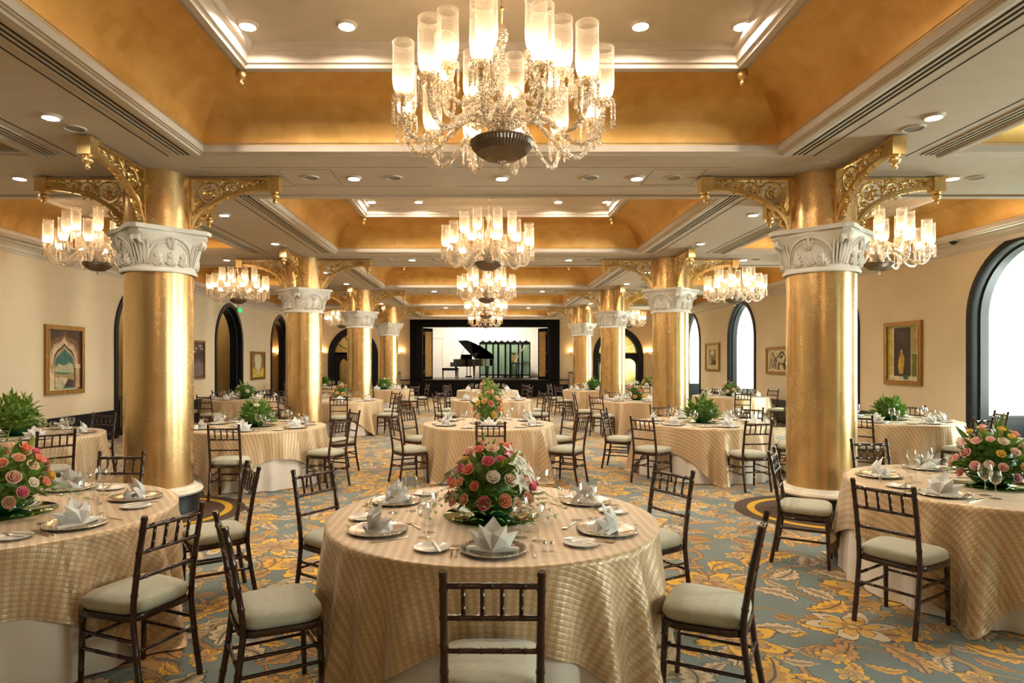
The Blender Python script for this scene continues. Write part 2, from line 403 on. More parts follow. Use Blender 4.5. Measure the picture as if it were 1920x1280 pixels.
for i, y in enumerate(RIGHT_ARCHES):
    fr = frame_sweep(AW, AZ, AH, FP, lambda a, z, d, y=y: (WR+d, y+a, z)).build('window_%d' % (i+1), 'navy', smooth=40); struct(fr)
    al = MB(); xa, xb = WR+.19, WR+1.6; w = AW+.12        # alcove behind the arch
    al.box(xa, xb, y-w-.1, y-w, 0, 3.7); al.box(xa, xb, y+w, y+w+.1, 0, 3.7); al.box(xa, xb, y-w-.1, y+w+.1, 3.66, 3.76)
    wo = .62
    al.box(xb, xb+.1, y-w-.1, y-wo, 0, 3.7); al.box(xb, xb+.1, y+wo, y+w+.1, 0, 3.7); al.box(xb, xb+.1, y-wo, y+wo, 3.3, 3.7); al.box(xb, xb+.1, y-wo, y+wo, 0, .7)
    al.build('alcove', 'alcove', fr)
    MB().box(xa, xb+.1, y-w-.1, y+w+.1, -.1, 0).build('alcove_floor', 'alcove', fr)
    for s in (-1, 1):
        MB().box(xa+.05, xb, y+s*(w-.012)-.014, y+s*(w-.012)+.014, 0, .72).box(xa+.05, xb, y+s*(w-.03)-.02, y+s*(w-.03)+.02, .72, .76).build('wainscot', 'navy', fr)
    sash = MB()
    for q in range(3): sash.box(xb+.02, xb+.08, y-wo+q*wo-.03, y-wo+q*wo+.03, .7, 3.3)
    for z in (.73, 2.0, 3.27): sash.box(xb+.02, xb+.08, y-wo, y+wo, z-.03, z+.03)
    sash.build('window_sash', 'navy', fr)
    for q in range(2):
        MB().box(xb+.045, xb+.05, y-wo+.03+q*wo, y-wo-.03+(q+1)*wo, .76, 3.24).build('pane', 'pane', fr)
FPL = [(-.07, -.035), (.05, -.035), (.06, .0), (.06, .10), (.13, .12), (.13, .34), (-.07, .34)]
for i, (y, w, zs, h) in enumerate(LA):
    fr = frame_sweep(w, zs, h, FPL, lambda a, z, d, y=y: (WL-d, y+a, z)).build('door_%d' % (i+1), 'navy', smooth=40); struct(fr)
    dep = 1.2 if i == 2 else 1.9
    xa, xb = WL-.19, WL-dep; ww = w+.15
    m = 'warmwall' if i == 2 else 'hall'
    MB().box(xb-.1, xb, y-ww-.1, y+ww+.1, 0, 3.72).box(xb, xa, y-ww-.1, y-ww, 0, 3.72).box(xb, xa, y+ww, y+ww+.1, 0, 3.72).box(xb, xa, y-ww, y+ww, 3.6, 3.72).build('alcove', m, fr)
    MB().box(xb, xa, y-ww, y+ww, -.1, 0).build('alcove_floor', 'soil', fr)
    if i == 2: MB().box(xb, xb+.02, y-ww, y+ww, 0, .78).build('wainscot', 'navy', fr)
# dark open door leaf in the second left arch
dl = MB(); pr = arch_path(AW*.5-.03, 2.3, .9, 0, 8)
dl.prism(pr, lambda a, z: (WL-.40-(a+.5), 19.34-.02, z+.01), lambda a, z: (WL-.40-(a+.5), 19.34+.03, z+.01))
leaf = thing('door_leaf', 'dark arched door leaf standing open inside the left doorway under the green sign', 'door', (WL-.90, 19.345, .01))
o = dl.build('door_panel', 'navy', leaf); o.matrix_parent_inverse = Matrix.Translation((WL-.90, 19.345, .01)).inverted()
h_ = MB().lathe([(.0, 0), (.02, .01), (.02, .14), (0, .15)], 8, (WL-.50, 19.29, 1.0)).build('handle', 'brass', leaf); h_.matrix_parent_inverse = o.matrix_parent_inverse.copy()
# dado along the side walls
def dado(name, x, s, arches):
    ys = Y0; mb = MB()
    for yc, w, *_ in sorted(arches)+[(YB+1.0, 1.0)]:
        a, b = ys, yc-w-.07
        mb.box(min(x, x+s*.03), max(x, x+s*.03), a, b, 0, .58); mb.box(min(x, x+s*.05), max(x, x+s*.05), a, b, .58, .62); mb.box(min(x, x+s*.05), max(x, x+s*.05), a, b, 0, .12)
        ys = yc+w+.07
    return struct(mb.build(name, 'navy'))
dado('baseboard_left', WL, 1, LA); dado('baseboard_right', WR, -1, [(y, AW) for y in RIGHT_ARCHES])

# back wall with the stage opening and two arched glazed doors
SX0, SX1 = -3.43, 3.53
BA = [(-6.12, 1.12, 1.95, 1.30), (6.30, 1.12, 1.95, 1.30)]
mb2 = MB()
for xa, xb in ((WL-.2, BA[0][0]-BA[0][1]), (BA[0][0]+BA[0][1], SX0), (SX1, BA[1][0]-BA[1][1]), (BA[1][0]+BA[1][1], WR+.2)): mb2.box(xa, xb, YB, YB+.2, 0, ZS)
mb2.box(SX0, SX1, YB, YB+.2, 3.62, ZS)
for xc, w, zs, h in BA:
    pr = [(a, z) for a, z in arch_path(w, zs, h) if z >= zs-1e-6]
    for (a, z), (b, q) in zip(pr, pr[1:]):
        mb2.add([(xc+a, YB, z), (xc+b, YB, q), (xc+b, YB, ZS), (xc+a, YB, ZS), (xc+a, YB+.2, z), (xc+b, YB+.2, q)], [(0, 1, 2, 3), (0, 4, 5, 1)])
struct(mb2.build('wall_back', 'wall'))
struct(MB().box(WL, BA[0][0]-1.19, YB-.03, YB, 0, .6).box(BA[0][0]+1.19, SX0, YB-.03, YB, 0, .6).build('baseboard_back', 'navy'))
struct(MB().box(SX1, BA[1][0]-1.19, YB-.03, YB, 0, .6).box(BA[1][0]+1.19, WR, YB-.03, YB, 0, .6).build('baseboard_back', 'navy'))
for i, (xc, w, zs, h) in enumerate(BA):
    fr = struct(frame_sweep(w, zs, h, [(-.05, -.05), (.20, -.05), (.22, 0), (.22, .25), (-.05, .25)], lambda a, z, d, xc=xc: (xc+a, YB+d, z)).build('door_%d' % (i+4), 'navy', smooth=40))
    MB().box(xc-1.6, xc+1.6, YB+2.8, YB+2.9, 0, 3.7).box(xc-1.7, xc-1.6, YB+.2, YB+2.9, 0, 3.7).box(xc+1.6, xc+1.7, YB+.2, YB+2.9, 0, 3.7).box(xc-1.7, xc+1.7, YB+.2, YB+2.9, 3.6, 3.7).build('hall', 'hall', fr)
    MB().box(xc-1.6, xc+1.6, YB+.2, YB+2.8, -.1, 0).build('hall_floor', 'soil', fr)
    # fanlight bars and transom
    fan = MB(); zf = 2.05
    fan.box(xc-w+.2, xc+w-.2, YB+.1, YB+.16, zf-.05, zf+.05)
    for q in range(1, 6):
        a = PI*q/6; fan.tube([(xc, YB+.13, zf), (xc+.86*math.cos(a), YB+.13, zf+(.95 if q in (2, 3, 4) else .86)*math.sin(a))], .018, 6)
    fan.build('fanlight', 'brass' if i else 'navy', fr)
    MB().prism([(a, z) for a, z in arch_path(w-.2, zs, h-.25) if z >= zs-.01], lambda a, z: (xc+a, YB+.145, z), lambda a, z: (xc+a, YB+.15, z)).build('fanlight_pane', 'pane', fr)
    for s in (-1, 1):                                                  # two leaves, each with a tall arched pane
        d = MB(); x0 = xc+(s*.46); hw = .45; pw = .39 if i else .20
        d.box(x0-hw, x0-pw, YB+.1, YB+.16, 0, zf); d.box(x0+pw, x0+hw, YB+.1, YB+.16, 0, zf); d.box(x0-pw, x0+pw, YB+.1, YB+.16, 0, .35)
        ap = [(a, z) for a, z in arch_path(pw, 1.45, .35, 0, 6) if z >= 1.44]
        for (a, z), (b, q) in zip(ap, ap[1:]): d.add([(x0+a, YB+.1, z), (x0+b, YB+.1, q), (x0+b, YB+.1, zf), (x0+a, YB+.1, zf)], [(0, 1, 2, 3)])
        lf = d.build('door_leaf', 'navy', fr)
        MB().prism(arch_path(pw, 1.1, .35, 0, 6), lambda a, z, x0=x0: (x0+a, YB+.12, z+.35), lambda a, z, x0=x0: (x0+a, YB+.125, z+.35)).build('pane', 'pane', lf)
        MB().tube([(x0-s*.38, YB+.07, .95), (x0-s*.38, YB+.07, 1.12)], .012, 8).build('handle', 'brass', lf)
    if i:   # greenish area light added inside the right-hand hall; no window is built
        ld = bpy.data.lights.new('hall_green_light', 'AREA'); ld.shape = 'RECTANGLE'; ld.size = .8; ld.size_y = 2.0; ld.energy = 35; ld.color = (.75, 1, .7)
        lo = bpy.data.objects.new('hall_green_light', ld); C.objects.link(lo); lo.location = (xc+1.55, YB+1.6, 1.5); lo.rotation_euler = (0, PI/2, 0)
    ld = bpy.data.lights.new('hall_lamp', 'POINT'); ld.energy = 24 if i else 16; ld.color = (1, .85, .5); ld.shadow_soft_size = .05
    lo = bpy.data.objects.new('hall_lamp', ld); C.objects.link(lo); lo.location = (xc, YB+1.5, 3.2)
ld = bpy.data.lights.new('corridor_lamp', 'POINT'); ld.energy = 5; ld.color = (1, .8, .55); ld.shadow_soft_size = .05
lo = bpy.data.objects.new('corridor_lamp', ld); C.objects.link(lo); lo.location = (WL-1.2, 20.4, 3.3)
lo2 = bpy.data.objects.new('corridor_lamp', ld); C.objects.link(lo2); lo2.location = (WL-1.2, 15.2, 3.3)

# stage: box, proscenium, doors
st = put('stage_frame', None); tag(st, 'black stage proscenium with raised floor at the end of the hall', 'stage'); st['kind'] = 'structure'
ZF = .83; IX0, IX1, IZ = -2.86, 3.02, 3.28
fr = MB().box(SX0, IX0, YB-.25, YB+.35, 0, 3.62).box(IX1, SX1, YB-.25, YB+.35, 0, 3.62).box(IX0, IX1, YB-.25, YB+.35, IZ, 3.62)
fr.build('proscenium', 'stageblack', st)
for d, e in ((.10, .30), (.26, .33)):                                  # raised mouldings on the proscenium
    MB().box(SX0+d, SX0+d+.05, YB-e+.02, YB-.25, 0, 3.62-d).box(SX1-d-.05, SX1-d, YB-e+.02, YB-.25, 0, 3.62-d).box(SX0+d, SX1-d, YB-e+.02, YB-.25, 3.57-d*.6, 3.62-d*.6).build('molding', 'stageblack', st)
MB().box(SX0-.05, SX1+.05, YB-.3, YB, 3.62, ZS).build('cornice', 'white', st)
MB().box(IX0, IX1, YB-.2, YB+.0, 0, ZF-.05).build('stage_front', 'stageblack', st)
MB().box(IX0-1.2, IX1+1.2, YB-.25, YB+4.2, ZF-.05, ZF).build('stage_floor', 'soil', st)
MB().box(-4.2, 4.4, YB+4.0, YB+4.1, ZF, 4.2).build('stage_wall', 'stagewall', st)
MB().box(-4.3, -4.2, YB+.3, YB+4.1, ZF, 4.2).box(4.4, 4.5, YB+.3, YB+4.1, ZF, 4.2).build('stage_side_wall', 'stagewall', st)
MB().box(-4.3, 4.5, YB+.3, YB+4.1, 4.1, 4.2).build('stage_ceiling', 'panel', st)
MB().box(-3.1, -3.08, YB+3.97, YB+4.0, ZF, 2.9).box(-2.2, -2.18, YB+3.97, YB+4.0, ZF, 2.9).box(-3.1, -2.18, YB+3.97, YB+4.0, 2.88, 2.9).build('wall_panel_trim', 'white', st)
for x in (-1.6, .1, 1.8):
    ld = bpy.data.lights.new('stage_lamp', 'SPOT'); ld.energy = 85; ld.color = (1, .93, .82); ld.spot_size = 2.2; ld.spot_blend = .8; ld.shadow_soft_size = .06
    lo = bpy.data.objects.new('stage_lamp', ld); C.objects.link(lo); lo.location = (x, YB+1.2, 4.0); lo.rotation_euler = (.75, 0, 0)
for s, x in ((1, IX0), (-1, IX1)):                                     # gilded folding door panels
    d = thing('stage_door', 'gold panelled folding door on the %s of the stage opening' % ('left' if s > 0 else 'right'), 'door', (x, YB+.35, ZF), 0)
    d.rotation_euler[2] = s*math.radians(52) if s > 0 else PI-math.radians(52)
    MB().box(.0, .62, -.03, .03, 0, 2.42).build('door_frame', 'stageblack', d)
    MB().box(.09, .53, -.045, .045, .12, 2.26).build('panel', 'tanpanel', d)
    for z in (.3, 1.2, 2.1): MB().box(-.02, .02, -.05, .05, z, z+.14).build('hinge', 'silver', d)

# ------------------------------------------------------------------ ceiling
ceil_mb = MB()
HC = (XM-2.80, XM+2.80); HLx = (WL+.42, XM-3.67-.88); HRx = (XM+3.67+.88, WR-.42)
ROWS = [(7.1+5.72*(k-1)+.88, 7.1+5.72*k-.88) for k in range(5)]      # coffer extents in depth
ROWS[0] = (ROWS[0][0], ROWS[0][1])
xsb = [WL-.2, HLx[0], HLx[1], HC[0], HC[1], HRx[0], HRx[1], WR+.2]
ysb = [Y0-.1]+[v for r in ROWS for v in r]+[YB+.2]
for i in range(len(xsb)-1):
    for j in range(len(ysb)-1):
        if i % 2 == 1 and j % 2 == 1: continue
        ceil_mb.box(xsb[i], xsb[i+1], ysb[j], ysb[j+1], ZS, ZS+.06)
ceiling = struct(ceil_mb.build('ceiling', 'white'))
def rect_sweep(prof, x0, x1, y0, y1):
    """sweep (inset, z) profile round a rectangular opening with mitred corners"""
    mb = MB(); m = len(prof); vs = []
    for cx, cy in ((0, 0), (1, 0), (1, 1), (0, 1)):
        for e, z in prof: vs.append((x1-e if cx else x0+e, y1-e if cy else y0+e, z))
    fs = [(c*m+k, ((c+1) % 4)*m+k, ((c+1) % 4)*m+k+1, c*m+k+1) for c in range(4) for k in range(m-1)]
    return mb.add(vs, fs)
LOW = [(-.13, ZS+.002), (-.13, ZS-.022), (-.105, ZS-.03), (-.05, ZS-.03), (-.045, ZS-.012), (-.02, ZS-.012), (-.015, ZS-.006), (.006, ZS-.006), (.006, ZS+.072), (.02, ZS+.075)]
E, ZC0, ZC1 = .59, ZS+.06, 4.29
COVE = [(.004+E*(1-math.cos(PI/2*i/10)), ZC0+(ZC1-ZC0)*math.sin(PI/2*i/10)*1.0) for i in range(11)]
COVE = [(.009+(E)*(1-math.cos(math.radians(72)*i/12))/(1-math.cos(math.radians(72))), ZC0+(ZC1-ZC0)*math.sin(math.radians(72)*i/12)/math.sin(math.radians(72))) for i in range(13)]
TOPM = [(.56, 4.262), (.56, 4.235), (.60, 4.225), (.655, 4.225), (.665, 4.255), (.685, 4.262), (.69, 4.335), (.70, 4.35), (.735, 4.352), (.75, 4.40), (.78, 4.41)]
words = ['nearest', 'second', 'third', 'fourth', 'farthest']
rings = {}
def ring_mesh():
    return MB().lathe([(.061, .004), (.061, -.022), (.064, -.024), (.078, -.014), (.088, 0)], 24).mesh('trim_ring', 'white', 60), MB().lathe([(0.0001, -.003), (.061, -.003)], 24).mesh('lens', 'lens')
RING, LENS = ring_mesh()
GRILLE = MB().lathe([(.0001, -.006), (.075, -.006)], 24).mesh('grille', 'vent'); SPK = MB().lathe([(.075, -.002), (.078, -.012), (.092, -.012), (.096, 0)], 24).mesh('trim_ring', 'white', 60)
def downlight(x, y, z, label, group):
    d = thing('downlight', label, 'ceiling light', (x, y, z), 0, group); put('trim_ring', RING, d); put('lens', LENS, d)
def speaker(x, y, z, label, group):
    d = thing('ceiling_speaker', label, 'speaker', (x, y, z), 0, group); put('trim_ring', SPK, d); put('grille', GRILLE, d)
KNOB = MB().lathe([(.0001, -.135), (.02, -.13), (.03, -.11), (.022, -.09), (.018, -.083), (.035, -.07), (.05, -.045), (.05, -.02), (.04, 0)], 14).mesh('coffer_finial', 'brass', 60)
order = ['leftmost', 'second from left', 'third from left', 'rightmost']
for k, (y0, y1) in enumerate(ROWS):
    for side, (x0, x1) in (('left', HLx), ('centre', HC), ('right', HRx)):
        rect_sweep(LOW, x0, x1, y0, y1).build('molding', 'white', ceiling)
        rect_sweep(COVE, x0, x1, y0, y1).build('cove', 'cove', ceiling, smooth=40)
        rect_sweep(TOPM, x0, x1, y0, y1).build('molding', 'white', ceiling)
        MB().box(x0+.74, x1-.74, y0+.74, y1-.74, 4.405, 4.45).build('coffer_panel', 'panel', ceiling)
        # slot diffusers beside the coffer, three dark slots between white bars
        for s, xe in ((-1, x0), (1, x1)):
            if side == 'left' and s < 0 or side == 'right' and s > 0: continue
            a, b = sorted((xe+s*.15, xe+s*.30)); nsl = 4
            df = MB().box(a, b, y0-.1, y1+.1, ZS-.004, ZS+.001).build('slot_diffuser', 'black', ceiling)
            for q in range(nsl):
                xa = a+(b-a)*(q+.0)/(nsl-1)-.008 if q else a-.008
                MB().box(xa, xa+.020, y0-.1, y1+.1, ZS-.012, ZS-.001).build('slat', 'white', df)
        MB().box(x0, x1, y1+.155, y1+.18, ZS-.003, ZS+.001).build('shadow_gap', 'black', ceiling)
        for cx in (x0+.60, x1-.60):                                    # gilt knobs in the far corners of the panel frame
            for cy in (y1-.60, y0+.60): put('coffer_finial', KNOB, ceiling, (cx, cy, 4.23))
    gy = ROWS[k][1]-1.04
    for q, dx in enumerate((-1.98, -1.18, 1.20, 2.02)):
        downlight(XM+dx, gy, 4.405, '%s recessed downlight in the %s centre coffer panel' % (order[q], words[k]), 'coffer downlights')
for k, y in enumerate(COLY):
    for q, x in enumerate((-5.15, -1.44, 1.70, 5.20)):
        downlight(x, y, ZS, '%s round downlight along the %s cross beam' % (order[q], words[k]), 'cross beam downlights')
    downlight(.20, y, ZS, 'middle downlight of the %s cross beam' % words[k], 'cross beam downlights')
    for q, x in enumerate((-1.92, -1.0, 1.18, 2.10, 5.46)):
        speaker(x, y, ZS, '%s round ceiling speaker along the %s cross beam' % (['leftmost', 'second from left', 'third from left', 'fourth from left', 'rightmost'][q], words[k]), 'ceiling speakers')
    for s, x in (('left', COLX[0]), ('right', COLX[1])):
        downlight(x, y-1.78, ZS, 'downlight on the long %s beam before its %s column' % (s, words[k]), 'long beam downlights')
        downlight(x, y+1.78, ZS, 'downlight on the long %s beam just past its %s column' % (s, words[k]), 'long beam downlights')
        speaker(x+.02, y-1.5, ZS, 'grey round speaker on the long %s beam before its %s column' % (s, words[k]), 'ceiling speakers')
    # access panels outlined by shadow gaps
    for xc in (-1.92, 2.10):
        for x0, x1, yy0, yy1 in ((xc-.28, xc+.28, y-.29, y-.282), (xc-.28, xc+.28, y+.282, y+.29), (xc-.288, xc-.28, y-.29, y+.29), (xc+.28, xc+.288, y-.29, y+.29)):
            MB().box(x0, x1, yy0, yy1, ZS-.002, ZS+.001).build('shadow_gap', 'vent', ceiling)
    for xa, xb in ((-3.0, -.6), (-.3, 2.6)):
        for dy in (-.36, .36): MB().box(xa, xb, y+dy-.006, y+dy+.006, ZS-.002, ZS+.001).build('shadow_gap', 'vent', ceiling)
for x in COLX:
    for dx in (-.46, .46):
        for k in range(5):
            MB().box(x+dx-.007, x+dx+.007, ROWS[k][0]-.3, ROWS[k][1]+.15, ZS-.002, ZS+.001).build('shadow_gap', 'black', ceiling)
# cornices under the side walls' ceiling strip
CP = [(0, ZS-.20), (.025, ZS-.20), (.03, ZS-.17), (.05, ZS-.15), (.055, ZS-.10), (.10, ZS-.06), (.16, ZS-.05), (.18, ZS-.015), (.20, ZS), (0, ZS)]
struct(MB().prism(CP, lambda a, z: (WL+a, Y0, z), lambda a, z: (WL+a, YB, z)).build('trim_1', 'white'))
struct(MB().prism(CP, lambda a, z: (WR-a, YB, z), lambda a, z: (WR-a, Y0, z)).build('trim_2', 'white'))
struct(MB().prism(CP, lambda a, z: (WL, YB-a, z), lambda a, z: (SX0-.05, YB-a, z)).build('trim_3', 'white'))
struct(MB().prism(CP, lambda a, z: (SX1+.05, YB-a, z), lambda a, z: (WR, YB-a, z)).build('trim_4', 'white'))

# ------------------------------------------------------------------ columns
def capital_r(a, t_):
    """radius of the capital at angle a, height fraction t_: round neck flaring into a diamond with its corners on the axes"""
    d = .56/(abs(math.cos(a))+abs(math.sin(a))); d = min(d*1.04+.0, .53)
    d = max(d, .40+.0*t_); c = .372
    e = max(0, (t_-.10)/.90); e = e**2.2
    return c+(max(d, .395)-c)*e
mb = MB(); N_, K_ = 64, 14
vs = []; fs = []
for i in range(N_):
    a = 2*PI*i/N_
    for k in range(K_+1):
        t_ = k/K_; r = capital_r(a, t_); vs.append((r*math.cos(a), r*math.sin(a), .36*t_))
for i in range(N_):
    j = (i+1) % N_
    for k in range(K_): fs.append((i*(K_+1)+k, j*(K_+1)+k, j*(K_+1)+k+1, i*(K_+1)+k+1))
CAP_BELL = mb.add(vs, fs).lathe([(.36, -.035), (.385, -.035), (.392, -.018), (.385, 0), (.372, .012)], 48).mesh('capital', 'plaster', 60)
ab = MB()
def abacus_outline(s):
    pts = []
    for q in range(4):
        a = PI/2*q; ca, sa = math.cos(a), math.sin(a)
        for u, v in ((.545*s, -.045), (.545*s, .045)): pts.append((u*ca-v*sa, u*sa+v*ca))
        for u in (.75, .5, .25):
            b = a+PI/2; x = .545*s*(u*ca+(1-u)*math.cos(b)); y = .545*s*(u*sa+(1-u)*math.sin(b)); f = 1-.10*(1-abs(2*u-1))+.13
            f = max(f, .404/math.hypot(x, y)); pts.append((x*f, y*f))
    return pts
for z0, z1, s in ((.36, .395, .95), (.395, .44, 1.03)):
    ab.prism(abacus_outline(s), lambda a, b, z0=z0: (a, b, z0), lambda a, b, z1=z1: (a, b, z1))
ABACUS = ab.mesh('abacus', 'plaster')
def on_cap(a, t_, off): r = capital_r(a, t_)+off; return (r*math.cos(a), r*math.sin(a), .36*t_)
def cap_face():
    """relief of one face: two ribbed arches, a middle leaf, acanthus sprigs and a corner volute"""
    mb = MB(); c = PI/4
    for s in (-1, 1):
        mb.tube([on_cap(c+s*(.62*math.cos(PI/2*u/8)+.0), .12+.80*math.sin(PI/2*u/8), .006) for u in range(9)], [.012]*9, 6)
        mb.tube([on_cap(c+s*(.56*math.cos(PI/2*u/8)), .10+.70*math.sin(PI/2*u/8), .004) for u in range(9)], [.006]*9, 6)
    def leafy(a0, t0, a1, t1, w):
        n = 7; 
        mb.tube([on_cap(a0+(a1-a0)*i/n, t0+(t1-t0)*i/n, .008+.012*math.sin(PI*i/n)) for i in range(n+1)], [w*(.35+math.sin(PI*(i+.5)/(n+1.))) for i in range(n+1)], 6, flat=.6)
    leafy(c, .55, c, .95, .022); leafy(c-.05, .58, c-.10, .86, .014); leafy(c+.05, .58, c+.10, .86, .014)
    for da in (-.34, .34, 0):
        leafy(c+da, .08, c+da, .50, .021)
        for s in (-1, 1): leafy(c+da+s*.03, .10, c+da+s*.10, .30, .013); leafy(c+da+s*.02, .24, c+da+s*.085, .44, .011); leafy(c+da+s*.05, .08, c+da+s*.16, .20, .012)
    for s in (-1, 1):
        for w in (.60, .68, .76): leafy(c+s*w, .12, c+s*(w-.03), .80, .014)
    return mb
CAP_REL = cap_face().mesh('relief', 'plaster', 60)
vol = MB()
for s in (-1, 1):
    vol.tube([(.46+.055*math.cos(a)*(1-u/16*.7), s*.035, .30+.055*math.sin(a)*(1-u/16*.7)) for u in range(17) for a in [PI*.5+u*.75]], [.02-.0006*u for u in range(17)], 6)
vol.box(.41, .50, -.03, .03, .28, .36)
VOLUTE = vol.mesh('volute', 'plaster', 60)
SHAFT = MB().lathe([(.352, .30), (.350, 2.66)], 64).mesh('shaft', 'gold', 60)
UPSH = MB().lathe([(.352, 3.07), (.352, ZS)], 64).mesh('upper_shaft', 'gold', 60)
PLINTH = MB().lathe([(.0001, 0), (.425, 0), (.425, .02), (.41, .04), (.41, .23), (.0001, .23)], 48).mesh('plinth', 'navy', 40)
FLANGE = MB().lathe([(.35, .23), (.44, .23), (.452, .25), (.44, .275), (.40, .285), (.385, .31), (.352, .315)], 48).mesh('base_flange', 'stone', 40)
# bracket, pointing along +x from the shaft
zt = ZS-.012; zb = 3.075
def arc_pt(u): a = PI/2*u; return (.385+.86*(1-math.cos(a)), zb+(zt-.135-zb)*math.sin(a))
fr = MB(); T = .035
for off, w_, tt in ((0, .030, T), (.036, .012, T*.6)):
    pts = [arc_pt(i/14) for i in range(15)]
    out = []
    for i, (x, z) in enumerate(pts):
        a = PI/2*i/14; nx, nz = -math.cos(a), math.sin(a); nx, nz = (-math.cos(a)*.45, math.sin(a)) if 0 else (-math.cos(a), math.sin(a))
        out.append((x+nx*0, z, x+nx*w_, z+nz*w_, nx, nz))
    for p, q in zip(out, out[1:]):
        o1 = off
        A = (p[0]+p[4]*o1, p[1]+p[5]*o1); B = (q[0]+q[4]*o1, q[1]+q[5]*o1); D = (q[2]+q[4]*o1, q[3]+q[5]*o1); E_ = (p[2]+p[4]*o1, p[3]+p[5]*o1)
        fr.prism([A, B, D, E_], lambda a, b, tt=tt: (a, -tt, b), lambda a, b, tt=tt: (a, tt, b))
fr.box(.345, .372, -T, T, zb, zt).box(.372, 1.25, -T, T, zt-.028, zt)
BR_FRAME = fr.mesh('bracket_frame', 'brass')
BR_BLOCK = MB().box(1.22, 1.345, -.062, .062, zt-.16, zt).box(1.21, 1.355, -.07, .07, zt-.02, zt).mesh('end_block', 'brass')
BR_PEND = MB().lathe([(.0001, -.125), (.016, -.122), (.026, -.10), (.018, -.083), (.014, -.077), (.035, -.068), (.052, -.045), (.045, -.025), (.03, -.018), (.045, -.008), (.045, 0)], 16, (1.2825, 0, zt-.16)).mesh('pendant', 'brass', 60)
def scroll_mesh():
    mb = MB(); R2 = random.Random(3)
    circles = [(.555, zt-.165, .125), (.79, zt-.125, .082), (.945, zt-.095, .055), (1.06, zt-.078, .040), (1.145, zt-.066, .026), (.475, zt-.375, .075), (.425, zt-.50, .038)]
    for cx, cz, r in circles:
        mb.tube([(cx+r*math.cos(a), 0, cz+r*math.sin(a)) for a in [2*PI*i/20 for i in range(20)]], .0105, 6, closed=True)
        mb.tube([(cx+r*(.9-.55*u/12)*math.cos(1.2+u*.55), .004, cz+r*(.9-.55*u/12)*math.sin(1.2+u*.55)) for u in range(13)], [.009]*13, 5)
        mb.sphere((cx, 0, cz), r*.26, 8, 5)
        for q in range(7):                                             # petals round the boss
            a = 2*PI*q/7+.3; p0 = Vector((cx+r*.25*math.cos(a), 0, cz+r*.25*math.sin(a))); p1 = Vector((cx+r*.68*math.cos(a+.25), 0, cz+r*.68*math.sin(a+.25)))
            mb.tube([p0, p0.lerp(p1, .5)+Vector((0, -.006, 0)), p1], [.006, r*.13+.004, .003], 5)
        for q in range(9):                                             # little leaves outside each ring
            a = 2*PI*q/9+R2.random(); rr = r*1.05; p0 = Vector((cx+rr*math.cos(a), 0, cz+rr*math.sin(a))); L = .022+.3*r*R2.random()
            p1 = Vector((cx+(rr+L)*math.cos(a+.3), 0, cz+(rr+L)*math.sin(a+.3)))
            if p1.z > zt-.01 or p1.x < .36: continue
            mb.tube([p0, p0.lerp(p1, .55), p1], [.006, .013, .002], 5)
    for i in range(230):                                               # pierced leafage filling the spandrel
        x = R2.uniform(.38, 1.2); u = math.acos(max(-1, min(1, 1-(x-.385)/.86)))/(PI/2); lo_ = zb+(zt-.135-zb)*math.sin(PI/2*u)+.05; hi_ = zt-.03
        if hi_-lo_ < .012: continue
        z = R2.uniform(lo_, hi_); a = R2.random()*6.28; L = R2.uniform(.018, .036); p0 = Vector((x, R2.uniform(-.012, .012), z)); p1 = p0+Vector((L*math.cos(a), 0, L*math.sin(a)))
        if p1.z > hi_ or p1.z < lo_ or p1.x < .375: continue
        if min((Vector((cx, 0, cz))-p0).length/r for cx, cz, r in circles) < .95: continue
        mb.tube([p0, p0.lerp(p1, .5)+Vector((0, -.004, 0)), p1], [.004, .0105, .002], 5)
    return mb
BR_SCROLL = scroll_mesh().mesh('scrollwork', 'brass', 60)
for ci, cx in enumerate(COLX):
    for k, cy in enumerate(COLY):
        lab = '%s gold-leaf column in the %s row with white carved capital' % (['nearest', 'second', 'third', 'farthest'][k], 'right' if ci else 'left')
        c = thing('column', lab, 'column', (cx, cy, 0), 0, 'gold columns'); c['kind'] = 'structure'
        put('plinth', PLINTH, c); put('base_flange', FLANGE, c); put('shaft', SHAFT, c); put('upper_shaft', UPSH, c)
        cap = put('capital', CAP_BELL, c, (0, 0, 2.665))
        put('abacus', ABACUS, cap)
        for q in range(4):
            put('relief', CAP_REL, cap, rot=(0, 0, PI/2*q)); put('volute', VOLUTE, cap, rot=(0, 0, PI/2*q))
            b = put('bracket', BR_FRAME, c, rot=(0, 0, PI/2*q))
            put('scrollwork', BR_SCROLL, b); put('end_block', BR_BLOCK, b); put('pendant', BR_PEND, b)

# ------------------------------------------------------------------ chandeliers
def smooth_path(ctrl, n=5):
    P = [Vector(p) for p in ctrl]; out = []
    for i in range(len(P)-1):
        p0, p1, p2, p3 = P[max(i-1, 0)], P[i], P[i+1], P[min(i+2, len(P)-1)]
        for k in range(n):
            t_ = k/n; out.append(.5*((2*p1)+(p2-p0)*t_+(2*p0-5*p1+4*p2-p3)*t_*t_+(3*p1-p0-3*p2+p3)*t_**3))
    return out+[P[-1]]
LOWA = smooth_path([(.05, 0, .24), (.13, 0, .33), (.24, 0, .345), (.36, 0, .25), (.48, 0, .155), (.58, 0, .15), (.645, 0, .23), (.66, 0, .34)], 5)
UPA = smooth_path([(.04, 0, .26), (.07, 0, .42), (.16, 0, .475), (.25, 0, .40), (.33, 0, .38), (.39, 0, .44), (.40, 0, .545)], 5)
def arm_mesh(path): return MB().tube(path, [.0175+.0030*math.sin(i*1.9) for i in range(len(path))], 7).mesh('arm', 'crystal', 180)
ARM_L, ARM_U = arm_mesh(LOWA), arm_mesh(UPA)
